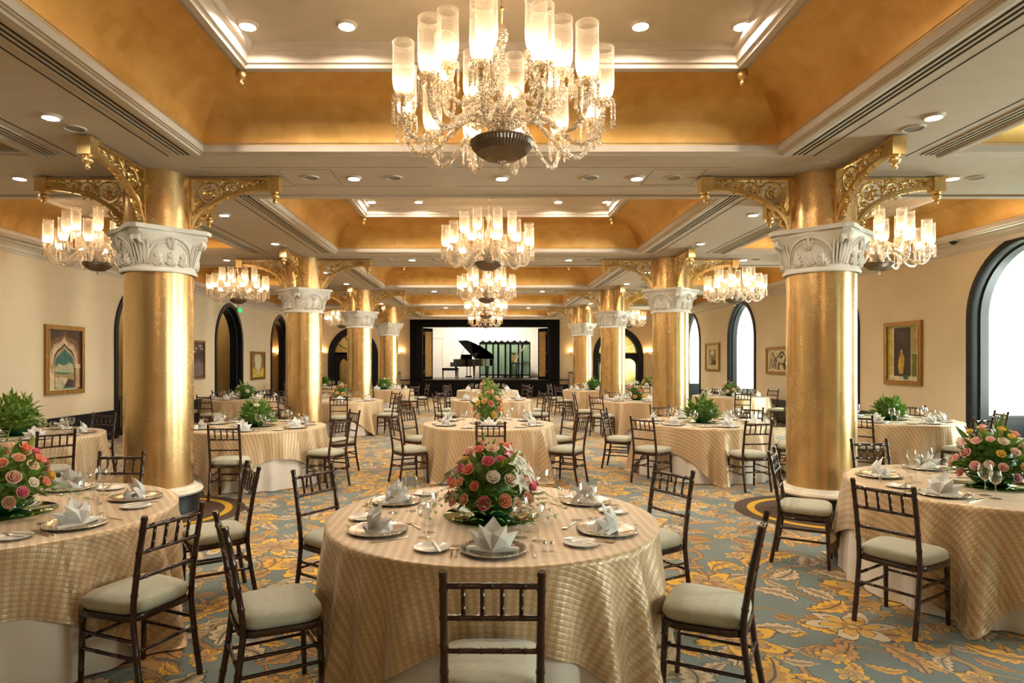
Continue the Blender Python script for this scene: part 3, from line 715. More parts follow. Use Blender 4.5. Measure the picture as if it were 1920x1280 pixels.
SHADE = MB().lathe([(.02, 0), (.042, .012), (.060, .04), (.068, .075), (.071, .12), (.069, .22), (.068, .30), (.071, .335), (.069, .335), (.066, .30)], 20).mesh('glass_shade', 'shade', 180)
BULBM = MB().sphere((0, 0, .062), .030, 7, 4, sz=1.25).mesh('bulb', 'bulb', 180)
CUP = MB().lathe([(.012, -.055), (.018, -.045), (.012, -.03), (.022, -.02), (.026, -.002), (.03, .012), (.0001, .012)], 12).mesh('candle_cup', 'brass', 60)
dish = MB().lathe([(.014, -.028), (.045, -.020), (.072, .0), (.076, .010), (.070, .004), (.04, -.012)], 12)
BOBE = dish.mesh('bobeche', 'crystal', 60)
dr = MB()
for q in range(8):
    a = 2*PI*q/8; x, y = .070*math.cos(a), .070*math.sin(a); L = .135
    dr.lathe([(.0005, -L-.04), (.012, -L-.016), (.004, -L+.004), (.006, -L+.012), (.0075, -.02), (.001, -.004)], 5, (x, y, 0))
DROPS = dr.mesh('prism_drops', 'crystal')
bw = MB(); prof = [(.0001, .055), (.05, .058), (.11, .075), (.165, .11), (.20, .15), (.208, .175), (.212, .185), (.205, .192), (.195, .19), (.0001, .185)]
n = 112; vs = []; fs = []; m = len(prof)
for i in range(n):
    a = 2*PI*i/n
    for r, z in prof:
        e = 1+(.015 if i % 2 else -.02)*(1 if .06 < z < .18 and r > .04 else 0); vs.append((r*e*math.cos(a), r*e*math.sin(a), z))
for i in range(n):
    for k in range(m-1): fs.append((i*m+k, ((i+1) % n)*m+k, ((i+1) % n)*m+k+1, i*m+k+1))
BOWL = bw.add(vs, fs).mesh('bowl', 'bronze')
FIN = MB().lathe([(.0001, 0), (.012, .003), (.02, .018), (.015, .033), (.007, .04), (.012, .05), (.03, .056)], 14).mesh('finial', 'crystal', 60)
STEM = MB().lathe([(.06, .19), (.03, .22), (.025, .28), (.05, .33), (.06, .38), (.03, .44), (.02, .52), (.04, .60), (.055, .66), (.03, .72), (.016, .80), (.04, .86), (.05, .90), (.02, .95), (.008, .97)], 16).mesh('glass_stem', 'crystal', 60)
def chandelier(x, y, z, label):
    c = thing('chandelier', label, 'chandelier', (x, y, z), rnd.random(), 'crystal chandeliers')
    put('bowl', BOWL, c); put('finial', FIN, c); put('glass_stem', STEM, c)
    zc = (4.405 if y > 2 else ZS)-z
    rod = MB(); rod.tube([(0, 0, .96), (0, 0, zc-.03)], .006, 6)
    for q in range(1, int((zc-1.05)/.09)): rod.sphere((0, 0, .98+q*.09), .018, 8, 5)
    rod.build('rod', 'brass', c, smooth=180)
    MB().lathe([(.012, -.10), (.03, -.09), (.05, -.055), (.10, -.03), (.13, -.012), (.13, 0)], 20).build('canopy', 'crystal', c, (0, 0, zc), 60)
    for cnt, am, r, zz, ph in ((12, ARM_L, .66, .395, 0), (8, ARM_U, .40, .60, .2)):
        for i in range(cnt):
            a = ph+2*PI*i/cnt; ar = put('arm', am, c, rot=(0, 0, a))
            put('candle_cup', CUP, ar, (r, 0, zz)); put('bobeche', BOBE, ar, (r, 0, zz)); d = put('prism_drops', DROPS, ar, (r, 0, zz)); d['kind'] = 'stuff'
            put('glass_shade', SHADE, ar, (r, 0, zz+.012)); put('bulb', BULBM, ar, (r, 0, zz+.012))
BAYS = [4.24+5.72*k for k in range(5)]
for k, y in enumerate(BAYS):
    chandelier(.12 if k == 0 else XM, y, CAMZ+(1.265 if k == 0 else 1.35), '%s crystal chandelier on the centre line of the hall' % ['nearest large', 'second', 'third', 'fourth', 'farthest'][k])
for k, y in ((1, BAYS[1]), (2, BAYS[2]), (4, BAYS[4])):
    for s in (-1, 1):
        chandelier(XM+s*6.08, y, CAMZ+1.34, '%s crystal chandelier over the %s aisle' % ({1: 'nearest', 2: 'middle', 4: 'farthest'}[k], 'right' if s > 0 else 'left'))

chandelier(XM, -2.3, CAMZ+1.0, 'unseen crystal chandelier added behind the viewer to light the foreground')  # out of view, added only as fill light for the foreground
# ------------------------------------------------------------------ chair (faces +y, origin under the seat centre)
def taper(pts, r, n=7):
    return MB().tube(pts, r, n)
def bamboo(pts, rr, rings):
    """turned post with bamboo rings at the given fractions"""
    P = [Vector(p) for p in pts]; seg = [0]
    for a, b in zip(P, P[1:]): seg.append(seg[-1]+(b-a).length)
    L = seg[-1]
    def at(u):
        d = u*L
        for i in range(len(P)-1):
            if d <= seg[i+1]+1e-9: return P[i].lerp(P[i+1], (d-seg[i])/(seg[i+1]-seg[i]))
        return P[-1]
    us = sorted(set([0., 1.]+[s/L for s in seg]+[v for q in rings for v in (q-.012, q, q+.012)]))
    us = [u for u in us if 0 <= u <= 1]
    rad = [(rr[0]+(rr[1]-rr[0])*u)*(1.22 if any(abs(u-q) < .002 for q in rings) else 1) for u in us]
    return MB().tube([at(u) for u in us], rad, 8)
CH = []
def chpart(name, mb, mat='wood', sm=60): CH.append((name, mb.mesh(name, mat, sm)))
cu = MB(); n = 32; vs = []; fs = []
prof = [(.80, .425), (.96, .428), (1.01, .450), (.99, .475), (.90, .492), (.6, .502), (0.001, .505)]
for i in range(n):
    a = 2*PI*i/n; ca, sa = math.cos(a), math.sin(a); p = 5.
    r = (abs(ca)**p+abs(sa)**p)**(-1/p); x, y = .205*r*ca, .197*r*sa; x *= 1+.07*(y/.19)
    for s, z in prof: vs.append((x*s, y*s, z))
m = len(prof)
for i in range(n):
    for k in range(m-1): fs.append((i*m+k, ((i+1) % n)*m+k, ((i+1) % n)*m+k+1, i*m+k+1))
chpart('cushion', cu.add(vs, fs), 'cushion', 180)
sf = MB(); vs = []; fs = []
for i in range(n):
    a = 2*PI*i/n; ca, sa = math.cos(a), math.sin(a); p = 6.
    r = (abs(ca)**p+abs(sa)**p)**(-1/p); x, y = .208*r*ca, .200*r*sa; x *= 1+.07*(y/.195)
    for s, z in ((.5, .425), (1., .425), (1.02, .412), (1., .395), (.85, .392), (.5, .41)): vs.append((x*s, y*s, z))
for i in range(n):
    for k in range(6): fs.append((i*6+k, ((i+1) % n)*6+k, ((i+1) % n)*6+(k+1) % 6, i*6+(k+1) % 6))
chpart('seat_frame', sf.add(vs, fs))
for s in (-1, 1):
    x = s*.178
    chpart('back_post', bamboo([(x, -.245, 0), (x, -.205, .22), (x, -.182, .40), (x, -.186, .50), (x, -.22, .72), (x, -.262, .925)], (.0165, .0150), (.12, .25, .57, .68, .80, .92, .985)))
    chpart('leg', bamboo([(s*.185, .185, 0), (s*.182, .172, .41)], (.0135, .0175), (.25, .55, .85)))
chpart('top_rail', bamboo([(-.172, -.250, .868), (.172, -.250, .868)], (.0125, .0125), (.15, .5, .85)))
chpart('back_rail', bamboo([(-.172, -.224, .742), (.172, -.224, .742)], (.0115, .0115), (.15, .38, .62, .85)))
chpart('back_rail', bamboo([(-.172, -.202, .612), (.172, -.202, .612)], (.0115, .0115), (.15, .38, .62, .85)))
for x in (-.106, -.036, .036, .106): chpart('spindle', bamboo([(x, -.224, .742), (x, -.250, .868)], (.0085, .0085), (.3, .7)))
for s in (-1, 1):
    for z, a in ((.215, 0), (.30, 0)):
        chpart('stretcher', bamboo([(s*.178, -.20-.0*z, z), (s*.184, .178, z-.03*0)], (.0095, .0095), (.3, .7)))
chpart('stretcher', bamboo([(-.183, .176, .26), (.183, .176, .26)], (.0095, .0095), (.3, .7)))
chpart('stretcher', bamboo([(-.178, -.203, .25), (.178, -.203, .25)], (.0095, .0095), (.3, .7)))
def chair(x, y, rz, label, group):
    c = thing('banquet_chair', label, 'chair', (x, y, 0), rz, group)
    for nme, me in CH: put(nme, me, c)
    return c

# ------------------------------------------------------------------ tables, cloths, settings
TR, TH = .95, .76
def under_r(a, t_, ph): return TR+.006+.030*(t_/.74)**1.0*(.9+.7*math.sin(19*a+ph)+.35*math.sin(31*a+2*ph))
def under_cloth(seed):
    mb = MB(); n, k = 144, 9; vs = [(0, 0, TH-.004)]; fs = []
    for i in range(n):
        a = 2*PI*i/n
        for j in range(k+1):
            t_ = j/k*(TH-.012); r = under_r(a, t_, seed)-.004 if j else TR-.002; vs.append((r*math.cos(a), r*math.sin(a), TH-.005-t_))
    for i in range(n):
        q = (i+1) % n; fs.append((0, 1+i*(k+1), 1+q*(k+1)))
        for j in range(k): fs.append((1+i*(k+1)+j, 1+i*(k+1)+j+1, 1+q*(k+1)+j+1, 1+q*(k+1)+j))
    return mb.add(vs, fs).mesh('undercloth', 'under', 180)
def over_cloth(seed, side=1.30):
    R3 = random.Random(seed); ph = [R3.random()*6.28 for _ in range(6)]
    mb = MB(); n, k = 200, 20; vs = []; uv = []; fs = []
    tops = [.001, .35, .7, TR-.03, TR-.008]
    for i in range(n):
        a = 2*PI*i/n; e = side/max(abs(math.cos(a)), abs(math.sin(a))); e = min(e, side*1.37); L = e-TR
        cor = (L-(side-TR))/(side*.37)                    # 0 mid side .. 1 corner
        for r in tops: vs.append((r*math.cos(a), r*math.sin(a), TH)); uv.append((r*math.cos(a), r*math.sin(a)))
        for j in range(k+1):
            d = L*j/k; z = TH-d; sp_ = 0
            if j == 0: z = TH-.004
            if z < .008: sp_ = (.008-z)*.75; z = .008+.004*math.sin(9*a+j)
            tt = min(d, TH)/.74
            fold = (1-2*abs(math.sin(4.5*a+ph[0])))*.9+.7*math.sin(14*a+ph[1])+.45*math.sin(23*a+ph[2])
            cfold = math.sin(26*a+ph[3])*max(0, cor)**.6
            r = TR+.013+tt**.9*(.075+.052*fold+.050*cor**1.5+.075*cfold)
            r = max(r, under_r(a, min(d, .74), 1.3)+.012)+sp_
            vs.append((r*math.cos(a), r*math.sin(a), z)); q = TR+d; uv.append((q*math.cos(a), q*math.sin(a)))
    m = len(tops)+k+1
    for i in range(n):
        q = (i+1) % n
        for j in range(m-1): fs.append((i*m+j, i*m+j+1, q*m+j+1, q*m+j))
    mb.add(vs, fs); mb.uv = uv
    return mb.mesh('overlay_cloth', 'satin', 180)
UNDER = under_cloth(1.3); OVERS = [over_cloth(s) for s in (11, 23, 37)]
TOPM_ = MB().lathe([(.0001, TH-.03), (TR-.02, TH-.03), (TR-.02, TH-.008), (.0001, TH-.008)], 40).mesh('tabletop', 'table')
LEG_ = [MB().tube([(.45*math.cos(a), .45*math.sin(a), TH-.03), (.62*math.cos(a), .62*math.sin(a), 0)], .02, 8).mesh('leg', 'silver') for a in (PI/4, 3*PI/4, 5*PI/4, 7*PI/4)]

CHARGER = MB().lathe([(.0001, .004), (.105, .004), (.115, .010), (.155, .016), (.163, .017), (.165, .014), (.16, .010), (.115, .003), (.10, 0), (.0001, 0)], 40).mesh('charger_plate', 'silver', 50)
BEADS = MB()
for q in range(40): a = 2*PI*q/40; BEADS.sphere((.160*math.cos(a), .160*math.sin(a), .0175), .0045, 5, 4)
BEADS = BEADS.mesh('beaded_rim', 'silver', 180)
BREAD = MB().lathe([(.0001, .003), (.055, .003), (.065, .008), (.088, .014), (.09, .012), (.066, .003), (.05, 0), (.0001, 0)], 32).mesh('bread_plate', 'china', 50)
def napkin_mesh():
    """white linen folded into a five-pointed star, seen from the diner's side (-y)"""
    mb = MB(); B = (0, -.055, .006)
    tips = [(-.120, .035, .085), (-.068, .0, .122), (0, .03, .155), (.068, .0, .122), (.120, .035, .085)]
    def petal(t_, w, back):
        """folded diamond with a sharp ridge"""
        tx, ty, tz = t_; L = Vector(t_)-Vector(B); mid = Vector(B)+L*.52; side = Vector((1, 0, 0)) if abs(tx) < .02 else Vector((tz*.9, 0, -tx*.9)).normalized()
        l = mid-side*w; r = mid+side*w; fr = mid+Vector((0, -.022, .008)) if not back else mid+Vector((0, .02, 0))
        bk = mid+Vector((0, .022, -.004))
        mb.add([B, l, t_, r, fr, bk], [(0, 4, 1), (1, 4, 2), (2, 4, 3), (3, 4, 0), (0, 1, 5), (1, 2, 5), (2, 3, 5), (3, 0, 5)])
    petal(tips[2], .064, True); petal(tips[0], .036, False); petal(tips[4], .036, False); petal(tips[1], .038, False); petal(tips[3], .038, False)
    for s in (-1, 1):                                      # flaps lying on the plate
        mb.add([(0, -.06, .004), (s*.125, -.035, .006), (s*.130, -.028, .016), (s*.12, .02, .012), (0, -.03, .030), (s*.05, .03, .008)], [(0, 1, 2, 4), (2, 3, 5, 4), (0, 1, 3, 5)])
    mb.add([(-.10, .03, .005), (.10, .03, .005), (.05, .07, .01), (-.05, .07, .01), (0, .05, .07)], [(0, 1, 4), (1, 2, 4), (2, 3, 4), (3, 0, 4)])
    return mb.mesh('folded_napkin', 'napkin')
NAPKIN = napkin_mesh()
def glass_parts(h, rb, hb):
    hs = h-hb
    bowl = MB().lathe([(.004, hs), (.016, hs+.006), (rb*.80, hs+hb*.22), (rb, hs+hb*.45), (rb*.96, hs+hb*.72), (rb*.80, hs+hb)], 20).mesh('glass_bowl', 'glass', 180)
    stem = MB().lathe([(.005, .006), (.0035, .02), (.0032, hs-.01), (.0055, hs+.001)], 8).mesh('glass_stem', 'glass', 180)
    foot = MB().lathe([(.0001, .0055), (.008, .005), (.034, .001), (.036, 0), (.0001, 0)], 20).mesh('glass_foot', 'glass', 60)
    return bowl, stem, foot
GL_L, GL_S = glass_parts(.215, .044, .115), glass_parts(.185, .036, .092)
def joined(parts):
    mb = MB()
    for me in parts: mb.add([v.co for v in me.vertices], [tuple(p.vertices) for p in me.polygons])
    return mb.mesh('wine_glass', 'glass', 180)
GLJ_L, GLJ_S = joined(GL_L), joined(GL_S)
KNIFE = MB().box(-.006, .006, -.10, -.005, 0, .004).add([(-.006, -.005, 0), (.008, -.005, 0), (.009, .07, 0), (0, .11, 0), (-.006, .10, 0), (-.006, -.005, .002), (.008, -.005, .002), (.009, .07, .002), (0, .11, .002), (-.006, .10, .002)],
     [(4, 3, 2, 1, 0), (5, 6, 7, 8, 9), (0, 1, 6, 5), (1, 2, 7, 6), (2, 3, 8, 7), (3, 4, 9, 8), (4, 0, 5, 9)]).mesh('knife', 'silver')
fk = MB().tube([(0, -.10, .003), (0, -.03, .004), (0, .03, .003)], [.006, .0035, .003], 6)
fk.add([(-.011, .03, .002), (.011, .03, .002), (.012, .055, .004), (-.012, .055, .004)], [(0, 1, 2, 3)])
for x in (-.0095, -.003, .0035, .010): fk.box(x-.002, x+.0015, .053, .10, .003, .005)
FORK = fk.mesh('fork', 'silver')
SPOON = MB().tube([(0, -.09, .003), (0, .0, .004), (0, .04, .003)], [.005, .003, .003], 6).sphere((0, .065, .006), .019, 10, 5, sz=.22).mesh('spoon', 'silver', 60)
SHAKER = MB().lathe([(.0001, 0), (.011, 0), (.012, .01), (.010, .03), (.009, .034)], 12).mesh('shaker_body', 'glass', 60)
SHCAP = MB().lathe([(.010, .033), (.0105, .043), (.006, .05), (.0001, .051)], 12).mesh('shaker_cap', 'silver', 60)
MIRROR = MB().lathe([(.0001, .007), (.281, .007), (.285, .004), (.285, 0), (.0001, 0)], 48).mesh('mirror_plate', 'mirror', 40)

# flowers and foliage
def rose_mesh():
    mb = MB()
    mb.lathe([(.0001, -.018), (.006, -.014), (.011, -.004), (.009, .012), (.003, .016)], 8)
    for ring, cnt, r0, lean, hh in ((0, 4, .008, .15, .020), (1, 5, .013, .45, .020), (2, 6, .018, .85, .019)):
        for i in range(cnt):
            a = 2*PI*i/cnt+ring*.6; w = 2*PI/cnt*.62
            vs = []
            for u in (-1, 0, 1):
                for v, rr, zz in ((0, .006, -.012), (1, r0, 0.0), (2, r0+lean*.010, hh*.75), (3, r0+lean*.016, hh*(1.0-.25*abs(u))-.004*lean)):
                    b = a+u*w*(.55 if v == 0 else 1 if v < 3 else .8); vs.append((rr*math.cos(b), rr*math.sin(b), zz-.004*ring))
            mb.add(vs, [(c*4+k, (c+1)*4+k, (c+1)*4+k+1, c*4+k+1) for c in range(2) for k in range(3)])
    return mb.mesh('rose', 'petal', 60)
ROSE = rose_mesh()
def leaf_pts(L, w, curl=.25):
    vs = []
    for i, u in enumerate((0, .2, .45, .7, .9, 1)):
        ww = w*math.sin(PI*(.06+.90*u)**.85); z = -curl*L*u*u
        vs += [(u*L, -ww, z+.15*ww), (u*L, 0, z-.0), (u*L, ww, z+.15*ww)]
    return vs, [(i*3+k, i*3+k+1, i*3+k+4, i*3+k+3) for i in range(5) for k in range(2)]
LEAFM = MB().add(*leaf_pts(.11, .026)).mesh('leaf', 'leaf', 180)
LONGLEAF = MB().add(*leaf_pts(.19, .020, .12)).mesh('leaf', 'leaf', 180)
li = MB()
for i in range(6):
    vs, fs = leaf_pts(.065, .014, .5); a = 2*PI*i/6; R_ = Matrix.Rotation(a, 3, 'Z') @ Matrix.Rotation(-.75, 3, 'Y'); li.add([R_ @ Vector(v) for v in vs], fs)
LILY = li.mesh('lily', 'petal', 180)
BUD = MB().lathe([(.0001, 0), (.007, .01), (.010, .03), (.007, .055), (.0001, .075)], 8).mesh('lily_bud', 'leaf', 180)
FBOWL = MB().lathe([(.0001, 0), (.085, 0), (.095, .006), (.13, .03), (.145, .05), (.14, .054), (.12, .04), (.0001, .036)], 28).mesh('bowl', 'bowl', 50)
def orient(d, roll=0., axis='Z'):
    return (Vector(d).to_track_quat(axis, 'Y').to_matrix() @ Matrix.Rotation(roll, 3, axis)).to_euler()
def foliage_mesh(seed, rx, h, nleaf, sprays, scale=1., trail=.34):
    R4 = random.Random(seed); mb = MB()
    def put_leaf(p, d, L, w, roll):
        vs, fs = leaf_pts(L, w, .2+.3*R4.random()); Mx = Vector(d).to_track_quat('X', 'Z').to_matrix() @ Matrix.Rotation(roll, 3, 'X')
        mb.add([Mx @ Vector(v)+Vector(p) for v in vs], fs)
    for i in range(nleaf):
        a = R4.random()*2*PI; e = math.asin(R4.random()**.8)*.97; rr = .55+.45*R4.random()
        d = Vector((math.cos(a)*math.cos(e), math.sin(a)*math.cos(e), math.sin(e))); p = Vector((d.x*rx*rr, d.y*rx*rr, .06+d.z*(h-.1)*rr))
        dd = (d+Vector((R4.uniform(-.5, .5), R4.uniform(-.5, .5), R4.uniform(-.2, .6)))).normalized()
        put_leaf(p, dd, scale*R4.uniform(.05, .10), scale*R4.uniform(.012, .022), R4.uniform(-.6, .6))
    for i in range(sprays):                                # trailing fern sprays with little leaflets
        a = 2*PI*i/sprays+R4.uniform(-.25, .25); L = trail*R4.uniform(.75, 1.1)
        for k in range(9):
            u = k/8; p = Vector((math.cos(a)*(.10+(L-.10)*u), math.sin(a)*(.10+(L-.10)*u), .10+.05*math.sin(PI*u)-.075*u))
            for s in (-1, 1):
                d = Vector((math.cos(a+s*.9), math.sin(a+s*.9), .25)); put_leaf(p, d, .036+.024*(1-u), .0085, 0)
    # dark mossy core so that the arrangement is dense
    core = []; n = 14
    mb.lathe([(.09, .045), (rx*.62, .07), (rx*.66, .06+h*.28), (rx*.48, .06+h*.52), (rx*.2, .06+h*.66), (.0001, .06+h*.68)], n)
    return mb.mesh('foliage', 'leaf', 180)
FOL = {'near': [foliage_mesh(s, .205, .34, 420, 18, .85, .36) for s in (1, 2, 3)],
       'green': [foliage_mesh(s, .24, .37, 420, 12, .95, .38) for s in (4, 5)],
       'far': [foliage_mesh(s, .20, .36, 220, 8, .95, .30) for s in (6, 7)]}
CORAL = ['F79466', 'FBB48A', 'F0678A', 'EA5580', 'FCD6B4', 'FFF4E0', 'F7C63C', 'FA9C76', 'F9B8A8', 'F7845C']
PINK = ['F8B8B0', 'FBC6B6', 'E2AED0', 'FFF0E2', 'F7CF3E', 'F5A09A', 'FBD4C6']
YEL = ['EFB43A', 'F0A070', 'E8706A', 'F2C9A8', 'EBC63C', 'F0B090', 'E99088']
WARM = ['C8562F', 'D97B3A', 'E9B04A', 'B8442E', 'F0D0A0']
WHT = ['F2EBDD', 'EFE6D0', 'F4F0E4']
GRN = ['4E7E2A', '648E36', '7FA244', '3E6426', '9AB552']
def arrangement(loc, rz, label, kind, pal, nrose, seed, lilies=0, leaves=0, rx=.21, h=.34, rs=1., scale=1.):
    R5 = random.Random(seed); t_ = thing('flower_arrangement', label, 'flowers', loc, rz, 'table flower arrangements')
    put('bowl', FBOWL, t_)
    f = put('foliage', FOL[kind][seed % len(FOL[kind])], t_, color=GRN[seed % 3]); f['kind'] = 'stuff'
    pts = []
    for i in range(4000):
        if len(pts) >= nrose: break
        a = R5.random()*2*PI; e = math.asin(R5.random()*.97); d = Vector((math.cos(a)*math.cos(e), math.sin(a)*math.cos(e), math.sin(e)))
        if lilies and d.x > .45 and d.z > .35 and abs(d.y) < .9 and R5.random() < .7: continue
        if all((d-q).length > 1.9/math.sqrt(nrose) for q in pts): pts.append(d)
    for d in pts:
        p = (d.x*rx*1.09, d.y*rx*1.09, .07+d.z*(h-.065))
        o = put('rose', ROSE, t_, p, orient((d.x, d.y, d.z+.25)), R5.choice(pal)); s = rs*R5.uniform(.85, 1.2); o.scale = (s, s, s)
    for i in range(lilies):
        d = Vector((.75+R5.uniform(-.25, .3), R5.uniform(-.75, .35), .35+.8*i/max(1, lilies))).normalized(); p = (d.x*rx*1.05, d.y*rx*1.05, .075+d.z*(h-.075))
        put('lily', LILY, t_, p, orient(d), 'F4F0E2')
    for i in range(leaves):
        a = R5.random()*2*PI; e = R5.uniform(.1, 1.4); d = Vector((math.cos(a)*math.cos(e), math.sin(a)*math.cos(e), math.sin(e)))
        me = LONGLEAF if R5.random() < .12 else LEAFM
        o = put('leaf', me, t_, (d.x*rx*.75, d.y*rx*.75, .06+d.z*(h-.12)), orient((d.x, d.y, d.z+.15), R5.uniform(-.7, .7), 'X'), R5.choice(GRN)); o.scale = (scale,)*3
    for i in range(min(leaves, 9)):
        a = R5.random()*2*PI; e = R5.uniform(.4, 1.4); d = Vector((math.cos(a)*math.cos(e), math.sin(a)*math.cos(e), math.sin(e)))
        put('lily_bud', BUD, t_, (d.x*rx, d.y*rx, .06+d.z*(h-.06)), orient(d), R5.choice(['9DB83E', 'C3B94A', '6FA03A']))
    return t_

A_ = {0: 'right side', 60: 'far right', 120: 'far left', 180: 'left side', 240: 'near left', 300: 'near right'}
B_ = {30: 'far right', 90: 'far side', 150: 'far left', 210: 'near left', 270: 'near side', 330: 'near right'}
def seat_name(deg):
    deg %= 360; o = deg % 60; fam = A_ if min(o, 60-o) < 15 else B_
    return min(fam.items(), key=lambda kv: min(abs(kv[0]-deg), 360-abs(kv[0]-deg)))[1]
# name, X, Y, first seat angle, cloth turn, (kind, palette, roses, lilies, leaves), detail level
TABLES = [
 ('front centre table', .045, 3.82, 30, 8, ('near', CORAL, 50, 11, 14), 2, 'pink, coral and white roses with white lilies'),
 ('front left table', -2.93, 3.90, 34, 20, ('near', CORAL, 46, 0, 14), 2, 'coral and yellow roses with trailing fern'),
 ('front right table', 3.78, 4.76, 30, -12, ('near', PINK, 46, 6, 14), 2, 'pale pink, lilac and yellow roses'),
 ('second row left table', -3.24, 9.1, 36, 30, ('green', WHT, 3, 0, 12), 1, 'leafy green foliage with few white blooms'),
 ('second row centre table', .07, 9.5, 30, 10, ('far', YEL, 22, 0, 8), 1, 'orange, yellow and pink roses'),
 ('second row right table', 3.3, 9.66, 39, 35, ('green', WHT, 0, 0, 12), 1, 'plain fern foliage'),
 ('right aisle table by yellow painting', 6.40, 10.1, 44, 15, ('green', WHT, 0, 0, 12), 1, 'glossy green foliage'),
 ('left aisle table under arch painting', -5.84, 8.0, 20, 40, ('green', WHT, 2, 0, 14), 1, 'broad pale green leaves'),
 ('third row left table', -3.36, 15.1, 40, 25, ('far', WARM, 16, 0, 4), 0, 'rust and cream flowers'),
 ('left aisle table before dark doorway', -5.90, 15.8, 15, 10, ('green', WHT, 10, 0, 4), 0, 'green foliage dotted with white'),
 ('third row centre table', .19, 15.4, 30, 5, ('green', WHT, 0, 0, 4), 0, 'tall leafy greenery'),
 ('third row right table', 3.63, 15.2, 40, 15, ('far', YEL, 14, 0, 4), 0, 'yellow and cream flowers'),
 ('right aisle table near horse drawing', 6.55, 17.0, 20, 30, ('far', PINK, 12, 0, 4), 0, 'pink flowers and pale leaves'),
 ('fourth row centre table', .12, 20.3, 30, 20, ('far', YEL, 14, 0, 4), 0, 'small yellow and orange blooms'),
 ('fourth row right table', 3.52, 20.6, 35, 0, ('green', WHT, 2, 0, 4), 0, 'bright green foliage'),
 ('fourth row left table', -3.27, 21.0, 20, 12, ('green', WHT, 4, 0, 4), 0, 'fresh green foliage'),
 ('far right corner table', 6.0, 23.3, 10, 22, ('far', WARM, 14, 0, 4), 0, 'russet flowers'),
 ('far left corner table', -5.7, 22.9, 45, 22, ('green', WHT, 0, 0, 4), 0, 'upright greenery'),
]
SKIP = {(7, 0), (17, 5)}
SEATR, SETR = 1.24, .715
HFOV = lambda x, y: y > .9 and -.80 < x/y < .88
